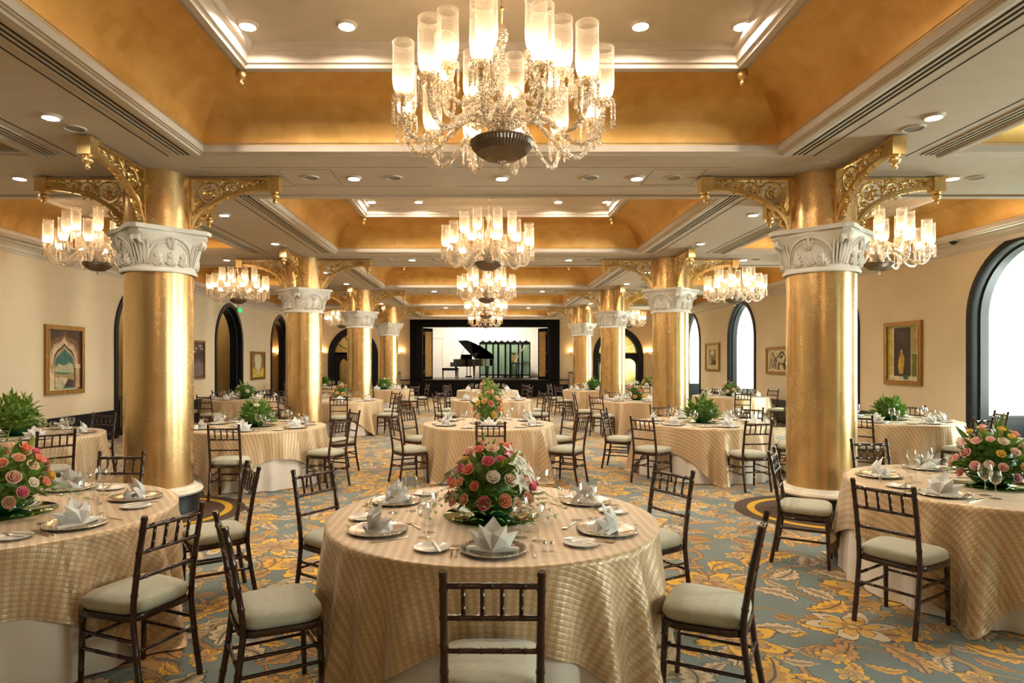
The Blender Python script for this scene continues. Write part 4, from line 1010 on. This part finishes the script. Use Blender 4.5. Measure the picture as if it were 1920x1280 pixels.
for ti, (nm, X, Y, ph, ct, (kd, pal, nr, nl, nlv), lv, desc) in enumerate(TABLES):
    ct = min((c for c in range(-60, 91) if (c+45-ph) % 30 == 15), key=lambda c: abs(c-ct))       # corners of the cloth hang between the chairs
    T_ = thing('banquet_table', 'round banquet table hidden beneath the cloths of the '+nm, 'table', (X, Y, 0), 0, 'round banquet tables')
    put('tabletop', TOPM_, T_)
    for l in LEG_: put('leg', l, T_)
    tag(put('undercloth', UNDER, None, (X, Y, 0), (0, 0, math.radians(ct))), 'white floor-length undercloth on the '+nm, 'tablecloth', 'white undercloths')
    tag(put('overlay_cloth', OVERS[ti % 3], None, (X, Y, 0), (0, 0, math.radians(ct))), 'striped gold satin overlay cloth on the '+nm, 'tablecloth', 'gold overlay cloths')
    tag(put('mirror_plate', MIRROR, None, (X, Y, TH+.001)), 'round mirror plate beneath the flowers of the '+nm, 'mirror', 'mirror plates')
    arr = arrangement((X, Y, TH+.008), .3*ti if ti else 0, '%s on the %s' % (desc, nm), kd, pal, nr, 40+ti, nl, nlv, rx=.215 if lv else .22, h=.36, rs=1.0 if lv == 2 else 1.45, scale=.85 if lv == 2 else 1.0)
    if lv == 2: arr.scale = (1.1, 1.1, 1.18)
    if nm.startswith('left aisle table under'): arr.scale = (1.12, 1.12, 1.4)
    if nm.startswith('second row centre'): arr.scale = (.95, .95, 1.3)
    for q in range(6):
        deg = ph+60*q; a = math.radians(deg); sn = seat_name(deg); ca, sa = math.cos(a), math.sin(a); rz = a+PI/2
        jr = random.Random(ti*31+q)
        cx, cy = X+SEATR*ca, Y+SEATR*sa
        where = 'at the %s of the %s' % (sn, nm)
        if HFOV(cx, cy) and (ti, q) not in SKIP:
            chair(cx+jr.uniform(-.02, .02), cy+jr.uniform(-.02, .02), rz+jr.uniform(-.07, .07), 'dark spindle-back chair '+where, 'banquet chairs')
        def at(lx, ly, z=0):      # seat frame: +y towards the middle of the table
            u = SETR-ly; return (X+u*ca-lx*sa, Y+u*sa+lx*ca, TH+.001+z)
        px, py, _ = at(0, 0)
        if not HFOV(px, py): continue
        def item(name, me, lx, ly, r, label, cat, grp, z=0):
            return tag(put(name, me, None, at(lx, ly, z), (0, 0, rz+r)), label+' '+where, cat, grp)
        chg = thing('charger_plate', 'silver charger plate '+where, 'plate', at(0, 0), rz, 'silver charger plates')
        put('plate', CHARGER, chg); put('beaded_rim', BEADS, chg)
        item('folded_napkin', NAPKIN, 0, 0, jr.uniform(-.15, .15), 'white star-folded napkin', 'napkin', 'folded napkins', .006)
        item('bread_plate', BREAD, -.30, .03, 0, 'small white bread plate', 'plate', 'bread plates')
        for big, me3, mej, lx, ly in ((1, GL_L, GLJ_L, .15, .235), (0, GL_S, GLJ_S, .235, .17)):
            lb = ('larger' if big else 'smaller')+' wine glass'
            if lv == 2:
                g = thing('wine_glass', lb+' '+where, 'glass', at(lx, ly), 0, 'wine glasses')
                for nme, me in zip(('glass_bowl', 'glass_stem', 'glass_foot'), me3): put(nme, me, g)
            else: item('wine_glass', mej, lx, ly, 0, lb, 'glass', 'wine glasses')
        if lv >= 1:
            item('butter_knife', KNIFE, -.275, .03, .25, 'bread-plate butter knife', 'knife', 'butter knives', .014)
            item('dinner_fork', FORK, -.20, -.01, 0, 'dinner fork', 'fork', 'dinner forks')
            item('dinner_knife', KNIFE, .195, -.01, 0, 'dinner knife', 'knife', 'dinner knives')
        if lv == 2:
            item('dessert_spoon', SPOON, .0, .215, PI/2, 'dessert spoon', 'spoon', 'dessert spoons')
            item('salad_fork', FORK, -.175, -.01, 0, 'inner salad fork', 'fork', 'salad forks')
            if q % 2 == 0:
                for dx, wd in ((.25, 'salt'), (.285, 'pepper')):
                    s_ = thing('%s_shaker' % wd, 'tiny %s shaker %s' % (wd, where), 'shaker', at(dx, .0), 0, 'cruet shakers'); put('shaker_body', SHAKER, s_); put('shaker_cap', SHCAP, s_)

# ------------------------------------------------------------------ pictures on the walls
def pmat(name, col, rough=.55): 
    if name not in M: M[name] = plain(name, col, rough, var=.14, scale=9)
    return name
def picture(label, side, y0, y1, z0, z1, fw, shapes, mat_w=0):
    """framed picture on a side wall; shapes are (material colour, polygon in 0..1 picture coordinates), painted in order"""
    x = WL if side < 0 else WR; s = -side; w, h = y1-y0, z1-z0
    p = thing('framed_painting', label, 'painting', (x, (y0+y1)/2, z0), 0)
    flip = (side > 0)
    def W(a, z, d): return (s*d, (w*(.5-a) if flip else w*(a-.5)), z*h)
    def bx(name, a0, a1, b0, b1, d0, d1, m): MB().add([W(a, b, d) for d in (d0, d1) for a, b in ((a0, b0), (a1, b0), (a1, b1), (a0, b1))], [(0, 1, 2, 3), (4, 7, 6, 5), (0, 4, 5, 1), (1, 5, 6, 2), (2, 6, 7, 3), (3, 7, 4, 0)]).build(name, m, p)
    fa, fb = fw/w, fw/h
    for a0, a1, b0, b1 in ((0, fa, 0, 1), (1-fa, 1, 0, 1), (fa, 1-fa, 0, fb), (fa, 1-fa, 1-fb, 1)):
        bx('frame_rail', a0, a1, b0, b1, 0, .05, 'frame')
    for a0, a1, b0, b1 in ((fa*.82, fa*1.0, fb, 1-fb), (1-fa, 1-fa*.82, fb, 1-fb)): bx('frame_bead', a0, a1, b0, b1, .05, .06, 'brass')
    bx('canvas', fa, 1-fa, fb, 1-fb, 0, .018, shapes[0][0])
    for i, (m, poly) in enumerate(shapes[1:]):
        q = [(fa+(1-2*fa)*a, fb+(1-2*fb)*b) for a, b in poly]; d = .0195+.0012*i
        MB().prism(q, lambda a, b: W(a, b, .015), lambda a, b, d=d: W(a, b, d)).build('painted_shape', m, p)
    return p
for n_, c_ in (('paint_umber', '4A3328'), ('paint_brown', '7A5232'), ('paint_stone', 'B99A78'), ('paint_pale', 'D8C3A2'), ('paint_teal', '3E7466'), ('paint_cloud', 'B9B491'), ('paint_sand', 'A8925E'),
               ('paint_olive', '6B6A30'), ('paint_dusk', '5A4B4A'), ('paint_mauve', '7B6A66'), ('paint_yellow', 'C9AE3C'), ('paint_gold', 'B98F2E'), ('paint_cream', 'D9CBAA'), ('paint_dark', '35241F'), ('paint_green', '1F6A48'), ('paint_pistachio', 'A8A868'), ('paint_ink', '4A3A2C'), ('paint_sepia', '8A7350'), ('paint_paper', 'D5C39A')): pmat(n_, c_)
def ell(cx, cy, rx, ry, n=16, a0=0, a1=2*PI): return [(cx+rx*math.cos(a0+(a1-a0)*i/n), cy+ry*math.sin(a0+(a1-a0)*i/n)) for i in range(n)]
def ogee(x0, x1, zb_, zs, za):
    m = (x0+x1)/2; return [(x0, zb_), (x1, zb_), (x1, zs), (x1-.03, zs+(za-zs)*.35), (x1-.10, zs+(za-zs)*.6), (m+.09, zs+(za-zs)*.78), (m, za), (m-.09, zs+(za-zs)*.78), (x0+.10, zs+(za-zs)*.6), (x0+.03, zs+(za-zs)*.35), (x0, zs)]
picture('painting of a pale scalloped arch over a teal sky in a gilt frame', -1, 11.68, 12.81, 1.05, 2.36, .085, [
    ('paint_umber',), ('paint_brown', ogee(.02, .96, 0, .60, .98)), ('paint_stone', ogee(.05, .90, 0, .52, .90)), ('paint_pale', ogee(.08, .84, 0, .50, .86)), ('paint_umber', ogee(.16, .80, .02, .48, .78)),
    ('paint_stone', ogee(.18, .78, .02, .46, .74)), ('paint_teal', ogee(.20, .76, .02, .44, .68)), ('paint_cloud', [(.20, .30), (.76, .28), (.76, .42), (.62, .46), (.45, .40), (.30, .44), (.20, .38)]),
    ('paint_sand', [(.20, .06), (.76, .06), (.76, .29), (.5, .25), (.20, .28)]), ('paint_pale', [(.20, .10), (.5, .08), (.62, .17), (.40, .22), (.20, .20)]), ('paint_umber', [(.45, .05), (.76, .05), (.76, .16), (.58, .18)]),
    ('paint_cloud', ell(.33, .08, .14, .07)), ('paint_pale', [(.02, 0), (.16, 0), (.16, .36), (.02, .36)]), ('paint_stone', [(.02, .36), (.18, .36), (.18, .44), (.02, .44)]), ('paint_stone', [(.80, .03), (.93, .03), (.93, .36), (.80, .36)]), ('paint_pale', [(.78, .36), (.95, .36), (.95, .43), (.78, .43)])])
picture('dusky purple-brown painting with pale lights beside the nearest left column', -1, 17.35, 18.35, 1.18, 2.26, .05, [
    ('paint_dusk',), ('paint_mauve', [(0, .02), (1, .05), (1, .40), (.6, .46), (.3, .36), (0, .42)]), ('paint_umber', [(0, .5), (1, .55), (1, .75), (0, .72)]), ('paint_pale', ell(.75, .90, .10, .025)), ('paint_pale', ell(.45, .82, .09, .022)), ('paint_pale', ell(.85, .82, .08, .022)), ('paint_pale', ell(.30, .73, .14, .025))])
picture('small yellow landscape with a pale sun between two left archways', -1, 22.0, 23.4, 1.03, 2.02, .09, [
    ('paint_gold',), ('paint_sepia', [(0, .45), (1, .4), (1, 1), (0, 1)]), ('paint_cream', [(.30, .40), (.5, .28), (.72, .40), (.80, .75), (.70, 1), (.30, 1), (.22, .75)]), ('paint_yellow', [(0, 0), (1, 0), (1, .38), (.75, .30), (.5, .22), (.25, .34), (0, .42)]), ('paint_pale', ell(.52, .25, .12, .16))])
picture('painting of a yellow figure in a dark doorway in a gilt frame', 1, 11.90, 13.0, 1.22, 2.45, .085, [
    ('paint_pistachio',), ('paint_cream', [(.08, 0), (.92, 0), (.92, .10), (.08, .10)]), ('paint_yellow', [(.04, .10), (.16, .10), (.16, .94), (.04, .94)]), ('paint_cream', [(.16, .06), (.22, .06), (.22, .97), (.16, .97)]), ('paint_dark', [(.22, .08), (.74, .08), (.74, .97), (.22, .97)]),
    ('paint_umber', [(.30, .70), (.66, .66), (.66, .86), (.30, .9)]), ('paint_olive', [(.80, .08), (.94, .08), (.94, .48), (.80, .48)]), ('paint_sand', [(.80, .54), (.94, .54), (.94, .95), (.80, .95)]),
    ('paint_gold', [(.40, .12), (.52, .12), (.56, .28), (.57, .42), (.52, .50), (.43, .50), (.39, .42), (.36, .26)]), ('paint_yellow', [(.41, .14), (.47, .14), (.50, .34), (.46, .46), (.40, .40), (.37, .28)]), ('paint_pale', ell(.475, .535, .028, .032)), ('paint_green', [(.54, .03), (.67, .03), (.67, .10), (.54, .10)])])
ink = [('paint_paper',)]
for a0, b0, a1, b1, w in ((.12, .12, .16, .75, .03), (.16, .75, .24, .86, .03), (.24, .86, .36, .60, .03), (.22, .12, .22, .58, .025), (.36, .60, .52, .66, .03), (.30, .18, .34, .55, .03), (.40, .10, .40, .46, .03), (.52, .66, .60, .82, .035), (.60, .82, .70, .90, .04), (.70, .90, .78, .72, .04),
                          (.50, .42, .60, .36, .03), (.60, .36, .78, .36, .03), (.78, .36, .86, .62, .03), (.52, .10, .54, .40, .03), (.74, .36, .82, .10, .03), (.80, .36, .90, .10, .03), (.62, .60, .70, .72, .05), (.40, .62, .44, .46, .03), (.84, .64, .94, .66, .03)):
    d = Vector((b0-b1, a1-a0)).normalized()*w*.5; ink.append(('paint_ink', [(a0-d.x, b0-d.y), (a1-d.x, b1-d.y), (a1+d.x, b1+d.y), (a0+d.x, b0+d.y)]))
picture('brown ink drawing of two horses in a thin frame on the right wall', 1, 17.0, 18.45, 1.32, 2.08, .07, ink)
picture('small sepia print in a wide cream mount between two right arches', 1, 22.1, 23.5, 1.33, 2.32, .06, [
    ('paint_paper',), ('paint_sepia', [(.22, .18), (.76, .18), (.76, .80), (.22, .80)]), ('paint_cream', [(.30, .62), (.52, .55), (.66, .66), (.60, .78), (.36, .78)]), ('paint_ink', [(.40, .18), (.76, .18), (.76, .34), (.5, .42)]), ('paint_cream', [(.28, .2), (.36, .2), (.34, .58), (.28, .58)])])

# ------------------------------------------------------------------ sconces, sign, camera dome, flowers in the arch, pedestals
def sconce(x, y, z, rz, label):
    s = thing('wall_sconce', label, 'wall lamp', (x, y, z), rz, 'wall sconces')        # faces -y
    MB().lathe([(.0001, -.02), (.05, -.015), (.06, 0)], 16).build('back_plate', 'brass', s).rotation_euler = (PI/2, 0, 0)
    MB().lathe([(.0001, -.24), (.012, -.23), (.02, -.20), (.008, -.17), (.02, -.1), (.03, -.06), (.0001, -.04)], 10, (0, -.05, 0)).build('pendant', 'crystal', s)
    for sx in (-1, 1):
        a = MB().tube(smooth_path([(0, -.01, 0), (sx*.05, -.06, -.05), (sx*.11, -.09, -.02), (sx*.12, -.09, .06)], 5), .009, 7).build('arm', 'crystal', s, smooth=180)
        put('candle_cup', CUP, a, (sx*.12, -.09, .09)); put('bobeche', BOBE, a, (sx*.12, -.09, .09)); d = put('prism_drops', DROPS, a, (sx*.12, -.09, .09)); d['kind'] = 'stuff'
        o = put('glass_shade', SHADE, a, (sx*.12, -.09, .10)); o.scale = (.8, .8, .6); put('bulb', SCB, a, (sx*.12, -.09, .10))
SCB = MB().sphere((0, 0, .055), .026, 8, 6, sz=1.25).mesh('bulb', 'sconcebulb', 180)
sconce(-3.98, YB-.002, 2.02, 0, 'glowing wall sconce left of the stage')
sconce(4.22, YB-.002, 2.02, 0, 'glowing wall sconce right of the stage beside the last column')
sconce(7.75, YB-.002, 2.02, 0, 'glowing wall sconce right of the arched back door')
sconce(-7.65, YB-.002, 2.02, 0, 'glowing wall sconce left of the arched back door')
sconce(WL-.47, 26.376, 1.95, 0, 'lit sconce inside the farthest left archway')
e = thing('exit_sign', 'small green lit sign above the dark left doorway', 'sign', (WL+.06, 20.85, 3.34)); MB().box(-.03, .03, -.17, .17, -.08, .08).build('housing', 'white', e); MB().box(.03, .034, -.155, .155, -.065, .065).build('lit_face', 'exit', e)
e = thing('security_camera', 'dark dome security camera under the right ceiling edge', 'camera', (WR-.28, 10.75, ZS)); MB().lathe([(.0001, -.03), (.07, -.03), (.075, 0)], 20).build('mount', 'white', e); MB().lathe([(.0001, -.085), (.03, -.078), (.052, -.055), (.058, -.03)], 20).build('dome', 'cctv', e, smooth=180)
for x, w_ in ((-4.02, 'left'), (4.10, 'right')):
    e = thing('pedestal', 'narrow taupe pedestal cabinet on the %s of the stage front' % w_, 'pedestal', (x, YB-.22, 0)); MB().box(-.14, .14, -.16, .16, .06, 1.14).build('body', 'taupe', e); MB().box(-.16, .16, -.18, .18, 1.14, 1.18).build('top', 'wood', e); MB().box(-.15, .15, -.17, .17, 0, .06).build('plinth', 'wood', e); MB().box(-.11, .11, -.168, -.16, .14, 1.06).build('door', 'taupe', e)
# tall blossom arrangement on a console inside the nearest left arch
e = thing('console_table', 'dark console table inside the nearest left arch', 'table', (WL-.62, 15.0, 0), 0); MB().box(-.25, .25, -.6, .6, .78, .83).build('top', 'wood', e)
for sx in (-.21, .21):
    for sy in (-.55, .55): MB().tube([(sx, sy, 0), (sx, sy, .78)], [.018, .03], 8).build('leg', 'wood', e)
v = thing('blossom_vase', 'tall spray of cream and peach blossom behind the nearest left column', 'flowers', (WL-.62, 14.55, .83)); MB().lathe([(.0001, 0), (.06, 0), (.09, .08), (.10, .18), (.06, .30), (.05, .34), (.06, .36)], 18).build('vase', 'bowl', v, smooth=60)
R6 = random.Random(5); f = MB()
for i in range(40):
    a = R6.random()*2*PI; p = Vector((.28*math.cos(a)*R6.random(), .45*math.sin(a)*R6.random(), .45+.85*R6.random())); f.tube([(0, 0, .34), (p.x*.4, p.y*.4, .34+(p.z-.34)*.6), p], .006, 4)
    vs, fs = leaf_pts(.12, .03); Mx = Vector((math.cos(a), math.sin(a), .5)).to_track_quat('X', 'Z').to_matrix(); f.add([Mx @ Vector(q)+p for q in vs], fs)
    o = put('blossom', ROSE, v, p, orient((math.cos(a)*.5+.8, math.sin(a), .5)), R6.choice(['F1DDB4', 'EBC79A', 'F3EAD2', 'E2A98A'])); o.scale = (2, 2, 2)
f.build('stems', 'leaf', v, smooth=180)['kind'] = 'stuff'

# ------------------------------------------------------------------ grand piano, bench, folding screen, saxophone
pz = ZF
p = thing('grand_piano', 'black grand piano with raised lid on the stage', 'piano', (-.95, YB+1.75, pz), math.radians(-50)); p.scale = (.92, .92, .97)
# local axes: pianist faces +x, treble side is -y, bass (hinge) side +y; keyboard end at x = 0
def outline(off=0):
    pts = [(-.02, .74), (-.02, -.74), (.75, -.74)]
    pts += [(.75+.95*u, -.74+.74*(u**1.3)*1.0+.0) for u in (.15, .3, .45, .6, .75)]
    pts += [(1.66, .10), (1.74, .30), (1.74, .52), (1.64, .68), (1.50, .74)]
    return pts
MB().prism(outline(), lambda a, b: (a, b, .64), lambda a, b: (a, b, .98)).build('case', 'piano', p)
MB().box(-.30, -.02, -.74, .74, .60, .70).box(-.30, -.02, -.74, -.66, .70, .82).box(-.30, -.02, .66, .74, .70, .82).build('key_bed', 'piano', p)
kb = MB().box(-.28, -.06, -.65, .65, .70, .735).build('keyboard', 'ivory', p)
bk = MB()
for i in range(36):
    if i % 7 in (2, 6): continue
    y = -.63+1.26*(i+.8)/36; bk.box(-.20, -.06, y-.007, y+.007, .735, .75)
bk.build('black_keys', 'piano', kb)
MB().box(-.06, -.02, -.66, .66, .70, .92).build('fallboard', 'piano', p)
MB().box(.16, .18, -.38, .38, .98, 1.22).build('music_desk', 'piano', p)
lid = MB(); th = math.radians(38)
def L(a, b, d): w = .74-b; return (a, .74-w*math.cos(th)-d*math.sin(th), .99+w*math.sin(th)+d*math.cos(th))
lid.prism(outline()[1:]+[outline()[0]], lambda a, b: L(a, b, 0), lambda a, b: L(a, b, .025)); lid.build('lid', 'piano', p)
MB().tube([(.45, -.66, .98), L(.45, -.52, 0)], .014, 6).build('prop_stick', 'piano', p)
for x, y in ((.05, -.62), (.05, .62), (1.45, .40)):
    lg = MB().lathe([(.0001, .0), (.03, .0), (.035, .05), (.03, .08), (.045, .14), (.06, .5), (.075, .6), (.075, .64)], 10, (x, y, 0)).build('leg', 'piano', p, smooth=50)
    MB().sphere((x, y, .03), .03, 8, 5).build('caster', 'brass', lg)
ly = MB().box(.33, .36, -.13, -.10, .1, .64).box(.33, .36, .10, .13, .1, .64).box(.28, .42, -.17, .17, .06, .14).build('pedal_lyre', 'piano', p)
for y in (-.08, 0, .08): MB().box(.20, .30, y-.012, y+.012, .07, .085).build('pedal', 'brass', ly)
b = thing('piano_bench', 'black padded piano bench in front of the grand piano', 'bench', (-1.62, YB+1.05, pz), .0)
MB().box(-.39, .39, -.17, .17, .40, .46).build('apron', 'piano', b); MB().box(-.40, .40, -.18, .18, .46, .52).build('seat_pad', 'stageblack', b)
for sx in (-.36, .36):
    for sy in (-.14, .14): MB().tube([(sx, sy, 0), (sx, sy, .42)], [.018, .026], 8).build('leg', 'piano', b)
sc_ = thing('folding_screen', 'eight-panel folding screen with green curtained panels on the stage', 'screen', (-.21, YB+2.75, pz))
x = 0.; PW = .45; H_ = 1.82
for i, pr_ in enumerate((.33, .36, .25, .37, .24, .43, .16, .43)):
    a = math.acos(min(1, pr_/PW))*(1 if i % 2 else -1); pn = put('screen_panel', MB().box(0, .05, -.025, .025, 0, H_).box(PW-.05, PW, -.02, .02, 0, H_).box(0, PW, -.02, .02, .12, .18).prism([(0, H_-.10), (PW, H_-.10), (PW, H_), (PW*.8, H_+.02), (PW*.62, H_+.05), (PW*.5, H_+.10), (PW*.38, H_+.05), (PW*.2, H_+.02), (0, H_)], lambda a_, b_: (a_, -.02, b_), lambda a_, b_: (a_, .02, b_)).mesh('screen_panel', 'stageblack'), sc_, (x, (0 if i % 2 == 0 else -math.sqrt(max(0, PW*PW-(.33, .36, .25, .37, .24, .43, .16, .43)[i-1]**2))), 0), (0, 0, a))
    cu = MB(); n = 24
    vs = [(.035+(PW-.07)*k/n, .008*math.sin(k*1.9)+.004, z) for k in range(n+1) for z in (.18, H_-.08)]
    cu.add(vs, [(2*k, 2*k+2, 2*k+3, 2*k+1) for k in range(n)]); cu.build('curtain', 'curtain', pn, smooth=180)
    x += pr_
s = thing('side_table', 'small round black table holding up the saxophone stand', 'table', (1.62, YB+2.0, pz)); MB().lathe([(.0001, .72), (.30, .72), (.30, .75), (.0001, .75)], 24).build('top', 'stageblack', s); MB().tube([(0, 0, .02), (0, 0, .72)], .03, 8).build('pole', 'stageblack', s); MB().lathe([(.0001, 0), (.2, 0), (.2, .015), (.03, .04), (.0001, .04)], 20).build('base', 'stageblack', s)
s = thing('saxophone', 'golden saxophone standing upright on the small stage table', 'saxophone', (1.58, YB+2.0, pz+.75))
MB().tube(smooth_path([(.62, 0, .80), (.50, 0, .84), (.40, 0, .76), (.20, 0, .42), (.05, 0, .16), (0, 0, .07), (-.06, 0, .05), (-.12, 0, .12), (-.10, 0, .30), (-.06, 0, .44)], 5), [.010+.0016*i for i in range(46)], 10).build('body', 'brass', s, smooth=60)
MB().lathe([(.085, 0), (.11, .05), (.15, .09), (.145, .09), (.08, 0)], 18, (-.06, 0, .43)).build('bell', 'brass', s, smooth=60)
for i in range(7): MB().lathe([(.0001, -.012), (.022, -.010), (.022, .006), (.0001, .008)], 10, (.07+.045*i, -.05, .22+.078*i)).build('key', 'silver', s)
MB().tube([(.62, 0, .80), (.70, 0, .78)], [.012, .009], 8).build('mouthpiece', 'piano', s)
MB().tube([(-.02, .06, .0), (.12, .06, .30)], .012, 6).tube([(-.02, .06, .0), (-.18, -.12, 0)], .012, 6).tube([(-.02, .06, 0), (.18, -.12, 0)], .012, 6).build('stand', 'stageblack', s)
